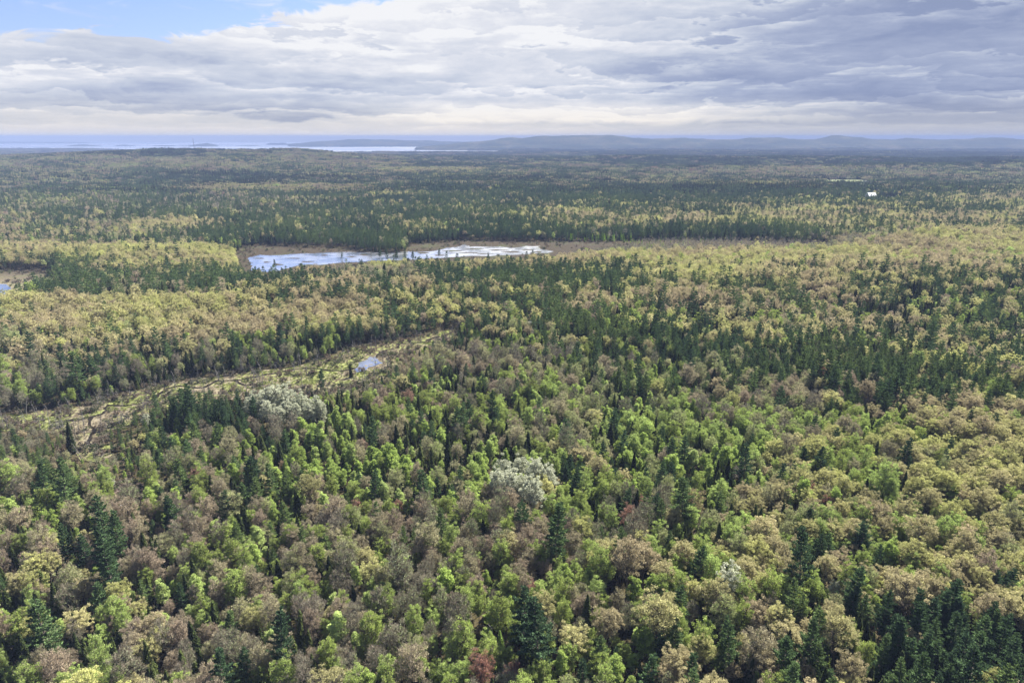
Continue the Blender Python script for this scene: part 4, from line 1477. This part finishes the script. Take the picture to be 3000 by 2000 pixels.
all_t = []
for si, s in enumerate(SPECIES):
    k = np.where(spi == si)[0]
    mean, sd = SIZE[s][0] * 0.82, SIZE[s][1]
    sc = np.clip(mean * (1 + rng.normal(size=len(k)) * sd), mean * 0.5, mean * 1.45) * young_f[k]
    sc = sc * np.where(rng.random(len(k)) < (0.30 if s != 'oak' else 0.12), rng.uniform(0.45, 0.8, len(k)), 1.0)
    sc = sc * np.where(rng.random(len(k)) < 0.07, rng.uniform(1.1, 1.3, len(k)), 1.0)
    c, t, red = tints(s, x[k], y[k])
    hz_ = [i for i, q in enumerate(TR['sp']) if q == s]
    hx = np.array([TR['x'][i] for i in hz_]); hy = np.array([TR['y'][i] for i in hz_])
    hs = np.array([TR['s'][i] for i in hz_]); ht = np.array([TR['t'][i] for i in hz_]); hr_ = np.array([TR['red'][i] for i in hz_], bool)
    p = np.array(PAL[s])
    hc = np.stack([np.interp(ht, [0, .5, 1], p[:, q]) for q in range(3)], 1) if len(hz_) else np.zeros((0, 3))
    if len(hz_):
        hc = np.where(hr_[:, None], RED * np.array([1.0, 1.0, 1.0]), hc)
    X = np.concatenate([hx, x[k]]); Y = np.concatenate([hy, y[k]])
    if s == 'ash':
        gz = young[k] & (py[k] < 740)
        c[gz] = np.array([0.235, 0.225, 0.195]) * np.exp(rng.normal(size=int(gz.sum())) * 0.15)[:, None]
    all_t.append(dict(sp=s, x=X, y=Y, z=H(X, Y), s=np.concatenate([hs, sc]), tint=np.concatenate([hc, c]), t=np.concatenate([ht, t]),
                      red=np.concatenate([hr_, red]), hero=np.concatenate([np.ones(len(hz_), bool), np.zeros(len(k), bool)])))

# ------------------------------------------------------------------ single trees: the 300 of each kind that show largest
LM = [(840, 1190, 'pale marsh aspen grove'), (1530, 1410, 'central silvery aspens'), (1190, 1370, 'bare sand clearing'),
      (385, 1455, 'dark rocky clearing'), (1080, 1065, 'small blue pond'), (640, 1120, 'winding marsh stream'),
      (270, 1240, 'bright green lower marsh'), (240, 1620, 'pale sandy path'), (1580, 1850, 'tallest bottom pine'),
      (2137, 1722, 'lone round pale aspen'), (1555, 950, 'dark pool in pines'), (1850, 1650, 'big pinkish oak'),
      (2400, 1100, 'lone reddish maple'), (2830, 1270, 'tan right-edge oaks'), (135, 1850, 'bright lower-left pine'),
      (2900, 1950, 'bottom-right corner'), (2400, 1950, 'bottom edge near corner'), (750, 1950, 'bottom edge'),
      (640, 1480, 'lone black spruce'), (900, 1650, 'brown maple stand'), (2050, 1500, 'shadowed spruce hollow'),
      (2000, 1180, 'green birch stand'), (2680, 1580, 'broad yellow oak'), (80, 1950, 'bottom-left corner')]
KINDW = {'pine': 'white pine', 'spruce': 'spiky spruce', 'birch': 'leafy birch', 'aspen': 'aspen', 'maple': 'budding maple', 'ash': 'thin-leafed ash',
         'oak': 'flowering oak', 'beech': 'soft-leafed beech', 'tamarack': 'feathery tamarack', 'dead': 'dead snag'}
TONE = {'pine': ('dark blue-green', 'mid green', 'fresh green'), 'spruce': ('blackish', 'dark green', 'olive dark'),
        'birch': ('deep lime green', 'bright lime green', 'pale lime green'), 'aspen': ('grey-green', 'silvery green', 'whitish'),
        'maple': ('rosy brown', 'tan brown', 'pale tan'), 'ash': ('grey brown', 'grey', 'grey-green'),
        'oak': ('pinkish tan', 'yellow tan', 'yellow'), 'beech': ('dull olive', 'olive green', 'light olive'),
        'tamarack': ('lime green', 'vivid green', 'soft green'), 'dead': ('grey', 'pale grey', 'bleached')}
ORD = ['', 'second', 'third', 'fourth', 'fifth', 'sixth', 'seventh', 'eighth', 'ninth', 'tenth', 'eleventh', 'twelfth']


def tone_of(s, t, red):
    if red:
        return 'red'
    return TONE[s][0 if t < 0.34 else (1 if t < 0.67 else 2)]


def label_trees(recs):
    """recs: dicts with sp, px, py, size, tone; writes rec['label'], unique by landmark and order from the left"""
    groups = {}
    for r in recs:
        d = [math.hypot((r['px'] - l[0]) / 1.3, r['py'] - l[1]) for l in LM]
        i = int(np.argmin(d))
        dx_, dy_ = r['px'] - LM[i][0], r['py'] - LM[i][1]
        where = ('right of' if dx_ > 0 else 'left of') if abs(dx_) > abs(dy_) * 1.2 else ('before' if dy_ > 0 else 'behind')
        far_ = d[i] > 105
        r['key'] = (r['size'], r['tone'], r['sp'], ('far ' if far_ else '') + where + ' the', LM[i][2])
        groups.setdefault(r['key'], []).append(r)
    for k, g in groups.items():
        g.sort(key=lambda r: r['px'])
        base = ('%s %s %s' % (k[0], k[1], KINDW[k[2]])).strip()
        loc = '%s %s' % (k[3], k[4])
        n = len(g)
        for i, r in enumerate(g):
            if n == 1:
                r['label'] = '%s %s' % (base, loc)
            elif i < (n + 1) // 2:
                r['label'] = ('%s %s, %s' % (base, loc, 'leftmost' if i == 0 else ORD[min(i, 11)] + ' from left'))
            else:
                j = n - 1 - i
                r['label'] = ('%s %s, %s' % (base, loc, 'rightmost' if j == 0 else ORD[min(j, 11)] + ' from right'))
            if len(r['label'].split()) > 15:
                r['label'] = r['label'].replace(' the ', ' ', 1)


LIMIT = {'pine': 300, 'spruce': 300, 'birch': 300, 'aspen': 300, 'maple': 300, 'ash': 300, 'oak': 300, 'beech': 300, 'tamarack': 60}
recs = []
for A in all_t:
    s = A['sp']
    px, py, dep = project(A['x'], A['y'], A['z'] + hts[s] * A['s'] * 0.6)
    vis = (px > -15) & (px < 3015) & (py > 380) & (py < 2050)
    show = A['s'] * (2000 / dep) * np.where(vis, 1, 0)
    show = np.where(A['hero'], show * 3 + 10, show)
    order = np.argsort(-show)
    lim = min(LIMIT[s], int((show > 0).sum()))
    single = np.zeros(len(px), bool)
    single[order[:lim]] = True
    for i in np.where(single)[0]:
        sz = A['s'][i] / SIZE[s][0] / 0.82
        recs.append(dict(sp=s, x=float(A['x'][i]), y=float(A['y'][i]), z=float(A['z'][i]), s=float(A['s'][i]), tint=A['tint'][i], px=float(px[i]), py=float(py[i]),
                         size='tall' if sz > 1.14 else ('small' if sz < 0.84 else ''), tone=tone_of(s, A['t'][i], A['red'][i]),
                         flat=(s == 'pine' and abs(px[i] - 1535) < 8 and abs(py[i] - 1525) < 40)))
    rest = ~single
    A['rest'] = rest
label_trees(recs)
GROUP = {s: s + ' trees standing in the near forest' for s in SPECIES}
for r in recs:
    s = r['sp']
    root = bpy.data.objects.new(s + '_tree', None)
    root.empty_display_size = 1
    col.objects.link(root)
    w = random.uniform(0.78, 1.08)
    root.location = (r['x'], r['y'], r['z'] - 0.05)
    root.scale = (r['s'] * w, r['s'] * w, r['s'])
    root.rotation_euler = (random.uniform(-.07, .07), random.uniform(-.07, .07), random.uniform(0, 6.28))
    root['label'] = r['label']
    root['category'] = 'tree'
    root['group'] = GROUP[s]
    v = 3 if r['flat'] else random.choice((0, 1, 2, 4, 5) if s == 'pine' else range(NV))
    tm, cm = NEAR[s][v]
    t = bpy.data.objects.new('trunk', tm)
    t.parent = root
    col.objects.link(t)
    c = bpy.data.objects.new('crown', cm)
    c.parent = root
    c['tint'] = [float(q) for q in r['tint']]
    col.objects.link(c)

for A in all_t:
    k = A['rest']
    n = int(k.sum())
    if not n:
        continue
    d = np.hypot(A['x'][k], A['y'][k])
    idx = np.where(d < 430, rng.integers(0, 3, n), 3 + rng.integers(0, 3, n))
    wv = rng.uniform(0.80, 1.10, n)
    sc = np.stack([A['s'][k] * wv, A['s'][k] * wv, A['s'][k]], 1)
    scatter(A['sp'] + '_forest', PROTO[A['sp']], np.stack([A['x'][k], A['y'][k], A['z'][k] - 0.1], 1), sc, rng.random(n) * 6.28, idx, A['tint'][k],
            'mass of %ss in the mixed spring forest' % A['sp'])

# ---- beyond 1.5 km: patches of canopy
GREYC = {'pine': 0, 'spruce': 0, 'tamarack': 0}
pts_all = []
for lv, (y0, y1, st) in enumerate(((1540, 2700, 12.5), (2700, 4700, 26.0), (4700, 9600, 52.0))):
    p = hexgrid(y0, y1, st, 0.80)
    x, y = p[:, 0], p[:, 1]
    z = H_raw(x, y)
    ok = z > SEA_Z + 1.5
    if lv == 0:
        ok &= ~inside(x, y, FIELD) & ~inside(x, y, YARD)
    x, y, z = x[ok], y[ok], z[ok]
    px, py, dep = project(x, y, z + 10)
    k_ = (2.6, 4.5, 7.5)[lv]
    sp_i = pick_species(px, py, x / k_, y / k_)
    tint = np.zeros((len(x), 3))
    con = np.zeros(len(x), int)
    for si, s in enumerate(SPECIES):
        k = np.where(sp_i == si)[0]
        if len(k):
            tint[k] = tints(s, x[k], y[k])[0] * (0.60, 0.46, 0.34)[lv]  # leaf colour darkened by distance level, standing in for haze and crown self-shadow
            con[k] = 0 if s in GREYC else 1
    pick = lv * 4 + con * 2 + rng.integers(0, 2, len(x))
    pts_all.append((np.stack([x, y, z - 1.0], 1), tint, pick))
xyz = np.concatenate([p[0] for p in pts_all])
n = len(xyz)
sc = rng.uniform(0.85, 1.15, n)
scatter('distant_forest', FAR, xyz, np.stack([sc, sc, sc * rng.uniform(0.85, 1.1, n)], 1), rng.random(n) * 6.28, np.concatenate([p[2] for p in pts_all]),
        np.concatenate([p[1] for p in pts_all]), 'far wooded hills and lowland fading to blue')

# ------------------------------------------------------------------ undergrowth, tussocks, snags
SH = bpy.data.collections.new('shrub_kinds')
for i in range(3):
    SH.objects.link(bpy.data.objects.new('shrub_%d' % i, shrub().mesh('shrub', [M_LEAF, M_TWIG])))
TU = bpy.data.collections.new('tussock_kinds')
for i in range(3):
    TU.objects.link(bpy.data.objects.new('tussock_%d' % i, tussock().mesh('tussock', [M_LEAF])))
p = hexgrid(90, 470, 5.0, 0.8)
x, y = p[:, 0], p[:, 1]
ok = clear_of_open(x, y, 0.5) & (rng.random(len(x)) < 0.6)
x, y = x[ok], y[ok]
n = len(x)
cpal = np.array([(0.06, 0.075, 0.03), (0.09, 0.12, 0.035), (0.11, 0.085, 0.055), (0.03, 0.045, 0.02)])
scatter('undergrowth', SH, np.stack([x, y, H(x, y) - 0.1], 1), (rng.uniform(0.7, 1.7, n)[:, None] * np.ones(3)), rng.random(n) * 6.28, rng.integers(0, 3, n),
        cpal[rng.integers(0, 4, n)] * rng.uniform(0.8, 1.2, n)[:, None], 'low undergrowth between the trunks')
# shrubs standing in the marshes
sh_x, sh_y = [], []
for pl, cnt in ((MARSH_STREAM, 620), (MARSH_POND, 500), (MARSH_LEFT, 160), (ROCKY, 40)):
    a = np.array(pl)
    lo, hi = a.min(0), a.max(0)
    q = rng.uniform(lo, hi, (cnt * 6, 2))
    k = inside(q[:, 0], q[:, 1], pl) & ~inside(q[:, 0], q[:, 1], POND) & ~inside(q[:, 0], q[:, 1], POND_SMALL) & ~inside(q[:, 0], q[:, 1], POND_LEFT)
    d = dist_poly(q[:, 0], q[:, 1], pl)
    k &= rng.random(len(d)) < np.exp(-d / 16) * 0.8 + 0.12
    for s_ in STREAMS:
        k &= dist_poly(q[:, 0], q[:, 1], s_, False) > 2.5
    q = q[k][:cnt]
    sh_x.append(q[:, 0]); sh_y.append(q[:, 1])
x, y = np.concatenate(sh_x), np.concatenate(sh_y)
n = len(x)
cpal = np.array([(0.10, 0.12, 0.05), (0.13, 0.10, 0.07), (0.09, 0.075, 0.055), (0.05, 0.065, 0.03)])
ssc = rng.uniform(0.5, 1.5, n)
scatter('marsh_shrubs', SH, np.stack([x, y, np.zeros(n)], 1), (ssc[:, None] * np.ones(3)), rng.random(n) * 6.28, rng.integers(0, 3, n),
        cpal[rng.integers(0, 4, n)], 'low grey-green shrubs growing out into the marsh')
a = np.array(MARSH_STREAM)
lo, hi = a.min(0), a.max(0)
q = rng.uniform(lo, hi, (34000, 2))
k = inside(q[:, 0], q[:, 1], MARSH_STREAM) & ~inside(q[:, 0], q[:, 1], POND_SMALL)
for s_ in STREAMS:
    k &= dist_poly(q[:, 0], q[:, 1], s_, False) > 1.1
q = q[k]
n = len(q)
g_ = (vnoise(q[:, 0], q[:, 1], 24, 501) + 0.7 * vnoise(q[:, 0], q[:, 1], 9, 502))
tc_ = np.where((g_ > 0.06)[:, None], np.array([0.19, 0.215, 0.07]), np.array([0.27, 0.23, 0.155])) * rng.uniform(0.7, 1.25, n)[:, None]
scatter('sedge', TU, np.stack([q[:, 0], q[:, 1], np.full(n, 0.0)], 1), (rng.uniform(0.5, 1.1, n)[:, None] * np.array([1.3, 1.3, 0.6])), rng.random(n) * 6.28,
        rng.integers(0, 3, n), tc_, 'tufts of tan and green sedge in the stream marsh')

DEADM = []
for i in range(5):
    T, C = dead_tree()
    DEADM.append((T.mesh('dead_trunk', [M_DEAD]), C.mesh('dead_branches', [M_DEAD])))
sn = []
a = np.array(MARSH_STREAM)
q = rng.uniform(a.min(0), a.max(0), (9000, 2))
k = inside(q[:, 0], q[:, 1], MARSH_STREAM)
d = dist_poly(q[:, 0], q[:, 1], MARSH_STREAM)
k &= (rng.random(len(d)) < np.exp(-d / 5.0) * 0.9 + 0.02)
q1 = q[k][:230]
a = np.array(poly_world([(1850, 712), (1900, 700), (2450, 696), (2400, 716), (1900, 728)]))
q2 = rng.uniform(a.min(0), a.max(0), (60, 2))
q = np.concatenate([q1, q2])
q = q[:290]
zz = H(q[:, 0], q[:, 1])
px, py, dep = project(q[:, 0], q[:, 1], zz + 4)
srec = []
for i in range(len(q)):
    if -10 < px[i] < 3010 and py[i] < 2000:
        sz = random.uniform(0.55, 1.25)
        srec.append(dict(sp='dead', x=q[i, 0], y=q[i, 1], z=float(zz[i]), s=sz, px=float(px[i]), py=float(py[i]),
                         size='tall' if sz > 1.0 else ('short' if sz < 0.75 else ''), tone=random.choice(('grey', 'bare', 'leaning'))))
LM_KEEP = LM
LM = [(640, 1100, 'winding marsh stream'), (1080, 1065, 'small blue pond'), (270, 1240, 'bright green lower marsh'),
      (940, 1106, 'lone marsh pine'), (1250, 1000, 'head of the marsh'), (400, 1170, 'forked dark channel'),
      (100, 1230, 'outermost marsh bend'), (2000, 700, 'grey wood beyond the ridge'), (2300, 700, 'dark far pine bank'),
      (800, 1080, 'straight stream reach'), (500, 1130, 'bent stream reach')]
label_trees(srec)
for r in srec:
    if r['tone'] == 'leaning':
        tilt = random.uniform(0.12, 0.22)
    else:
        tilt = random.uniform(-0.05, 0.05)
    root = bpy.data.objects.new('dead_tree', None)
    col.objects.link(root)
    root.location = (r['x'], r['y'], r['z'] - 0.1)
    root.scale = (r['s'],) * 3
    root.rotation_euler = (tilt, 0, random.uniform(0, 6.28))
    root['label'] = r['label']
    root['category'] = 'dead tree'
    root['group'] = 'dead trees along the marshes'
    tm, cm = DEADM[random.randrange(5)]
    for nm, mm in (('trunk', tm), ('branches', cm)):
        o2 = bpy.data.objects.new(nm, mm)
        o2.parent = root
        col.objects.link(o2)

# ------------------------------------------------------------------ rocks in the clearing
def rock_mesh(seed):
    bm = bmesh.new()
    bmesh.ops.create_icosphere(bm, subdivisions=2, radius=1)
    for v in bm.verts:
        f = 1 + 0.5 * float(vnoise(v.co.x * 3 + seed * 7, v.co.y * 3 + v.co.z * 2, 1.3, seed))
        v.co = v.co * f
        v.co.z *= 0.55
    me = bpy.data.meshes.new('rock')
    bm.to_mesh(me)
    bm.free()
    me.materials.append(M_ROCK)
    return me


rm = [rock_mesh(i) for i in range(3)]
ROCKS = [(352, 1480, 1.3, 'largest pale boulder at the front of the dark rocky clearing'), (363, 1474, 0.8, 'middle boulder of the front row in the rocky clearing'),
         (376, 1482, 1.0, 'rightmost boulder of the front row in the rocky clearing'), (346, 1450, 0.6, 'small boulder at left side of the rocky clearing'),
         (415, 1440, 0.7, 'small boulder at right side of the rocky clearing'), (388, 1428, 0.5, 'smallest boulder at the back of the rocky clearing')]
for i, (px_r, py_r, s, lb) in enumerate(ROCKS):
    x_, y_ = unproj(px_r, py_r)
    ob = bpy.data.objects.new('boulder', rm[i % 3])
    col.objects.link(ob)
    ob.location = (x_, y_, 0.1)
    ob.scale = (s, s * 0.8, s)
    ob.rotation_euler = (0, 0, i * 1.3)
    ob['label'] = lb
    ob['category'] = 'boulder'
    ob['group'] = 'boulders in the rocky clearing'


# ------------------------------------------------------------------ barn, greenhouse, mast
def box_mesh(name, x0, x1, y0, y1, z0, z1, mat):
    bm = bmesh.new()
    bmesh.ops.create_cube(bm, size=1)
    for v in bm.verts:
        v.co = ((x0 + x1) / 2 + v.co.x * (x1 - x0), (y0 + y1) / 2 + v.co.y * (y1 - y0), (z0 + z1) / 2 + v.co.z * (z1 - z0))
    me = bpy.data.meshes.new(name)
    bm.to_mesh(me)
    bm.free()
    me.materials.append(mat)
    return me


def child(name, me, root):
    ob = bpy.data.objects.new(name, me)
    ob.parent = root
    col.objects.link(ob)
    return ob


def roof_mesh(L, Wd, ze, zr, mat, ov=0.6):
    """gable roof with the ridge along x, 0.25 m thick"""
    bm = bmesh.new()
    h = 0.25
    for sgn in (-1, 1):
        p = [(-L / 2 - ov, 0, zr), (L / 2 + ov, 0, zr), (L / 2 + ov, sgn * (Wd / 2 + ov), ze), (-L / 2 - ov, sgn * (Wd / 2 + ov), ze)]
        a = [bm.verts.new(q) for q in p]
        b = [bm.verts.new((q[0], q[1], q[2] + h)) for q in p]
        bm.faces.new(a[::-1])
        bm.faces.new(b)
        for i in range(4):
            bm.faces.new((a[i], a[(i + 1) % 4], b[(i + 1) % 4], b[i]))
    me = bpy.data.meshes.new('roof')
    bmesh.ops.recalc_face_normals(bm, faces=bm.faces)
    bm.to_mesh(me)
    bm.free()
    me.materials.append(mat)
    return me


def gable_mesh(L, Wd, ze, zr, mat):
    bm = bmesh.new()
    pr = [(-Wd / 2, 0), (Wd / 2, 0), (Wd / 2, ze), (0, zr - 0.05), (-Wd / 2, ze)]
    A_ = [bm.verts.new((-L / 2, p[0], p[1])) for p in pr]
    B_ = [bm.verts.new((L / 2, p[0], p[1])) for p in pr]
    bm.faces.new(A_)
    bm.faces.new(B_[::-1])
    for i in (0, 1, 4):
        bm.faces.new((A_[i], B_[i], B_[(i + 1) % 5], A_[(i + 1) % 5]))
    bmesh.ops.recalc_face_normals(bm, faces=bm.faces)
    me = bpy.data.meshes.new('wall')
    bm.to_mesh(me)
    bm.free()
    me.materials.append(mat)
    return me


def building(name, px, py, zt, L, Wd, ze, zr, rot, rmat, label, cat):
    x_, y_ = unproj(px, py, zt)
    g_ = float(H(np.array([x_]), np.array([y_]))[0])
    root = bpy.data.objects.new(name, None)
    col.objects.link(root)
    root.location = (x_, y_, g_)
    root.rotation_euler = (0, 0, rot)
    root['label'] = label
    root['category'] = cat
    child('wall', gable_mesh(L, Wd, ze, zr, M_WALL), root)
    child('roof', roof_mesh(L, Wd, ze, zr, rmat), root)
    d = child('door', box_mesh('door', -2, 2, -Wd / 2 - 0.08, -Wd / 2 - 0.01, 0.1, 4, M_DOOR), root)
    for i in range(3):
        w = child('window', box_mesh('window', L * (0.2 + 0.1 * i) - 0.5, L * (0.2 + 0.1 * i) + 0.5, -Wd / 2 - 0.06, -Wd / 2 - 0.01, 2, 3.2, M_DOOR), root)
    return root


building('barn', 2552, 568, 9, 19, 13, 5.0, 12.0, 0.25, M_ROOF, 'white-roofed barn among the trees at upper right', 'barn')
building('greenhouse', 2612, 566, 6, 26, 8, 6.0, 10.0, 0.02, M_GREENROOF, 'long pale greenhouse roof right of the white barn', 'greenhouse')
building('farmhouse', 2536, 531, 7, 14, 10, 7, 13.0, -0.4, M_ROOF, 'small white farmhouse beside the pale green field', 'house')


def mast():
    x_, y_ = unproj(570, 439, 70)
    y_ = 2950
    x_ = (570 - 1500) / 2000.0 * (y_ * cp + 60 * sp)
    g_ = float(H(np.array([x_]), np.array([y_]))[0])
    root = bpy.data.objects.new('radio_mast', None)
    col.objects.link(root)
    root.location = (x_, y_, g_)
    root['label'] = 'thin lattice radio mast on top of the left hill'
    root['category'] = 'mast'
    Hm = 56.0
    legs = [np.array([math.cos(a), math.sin(a), 0]) * 0.9 for a in (0.5, 2.6, 4.7)]
    for l in legs:
        g = Geo()
        g.tube(l, l + np.array([0, 0, Hm]), 0.38, 0.30, 0, 4)
        child('leg', g.mesh('leg', [M_STEEL]), root)
    g = Geo()
    for k in range(28):
        z0 = k * 2.0
        for i in range(3):
            g.tube(legs[i] + [0, 0, z0], legs[(i + 1) % 3] + [0, 0, z0 + 2], 0.14, 0.14, 0, 3)
    child('lattice', g.mesh('lattice', [M_STEEL]), root)
    g = Geo()
    g.tube([0, 0, Hm], [0, 0, Hm + 3], 0.2, 0.1, 0, 5)
    child('aerial', g.mesh('aerial', [M_REDPAINT]), root)


mast()
print('objects', len(bpy.data.objects))
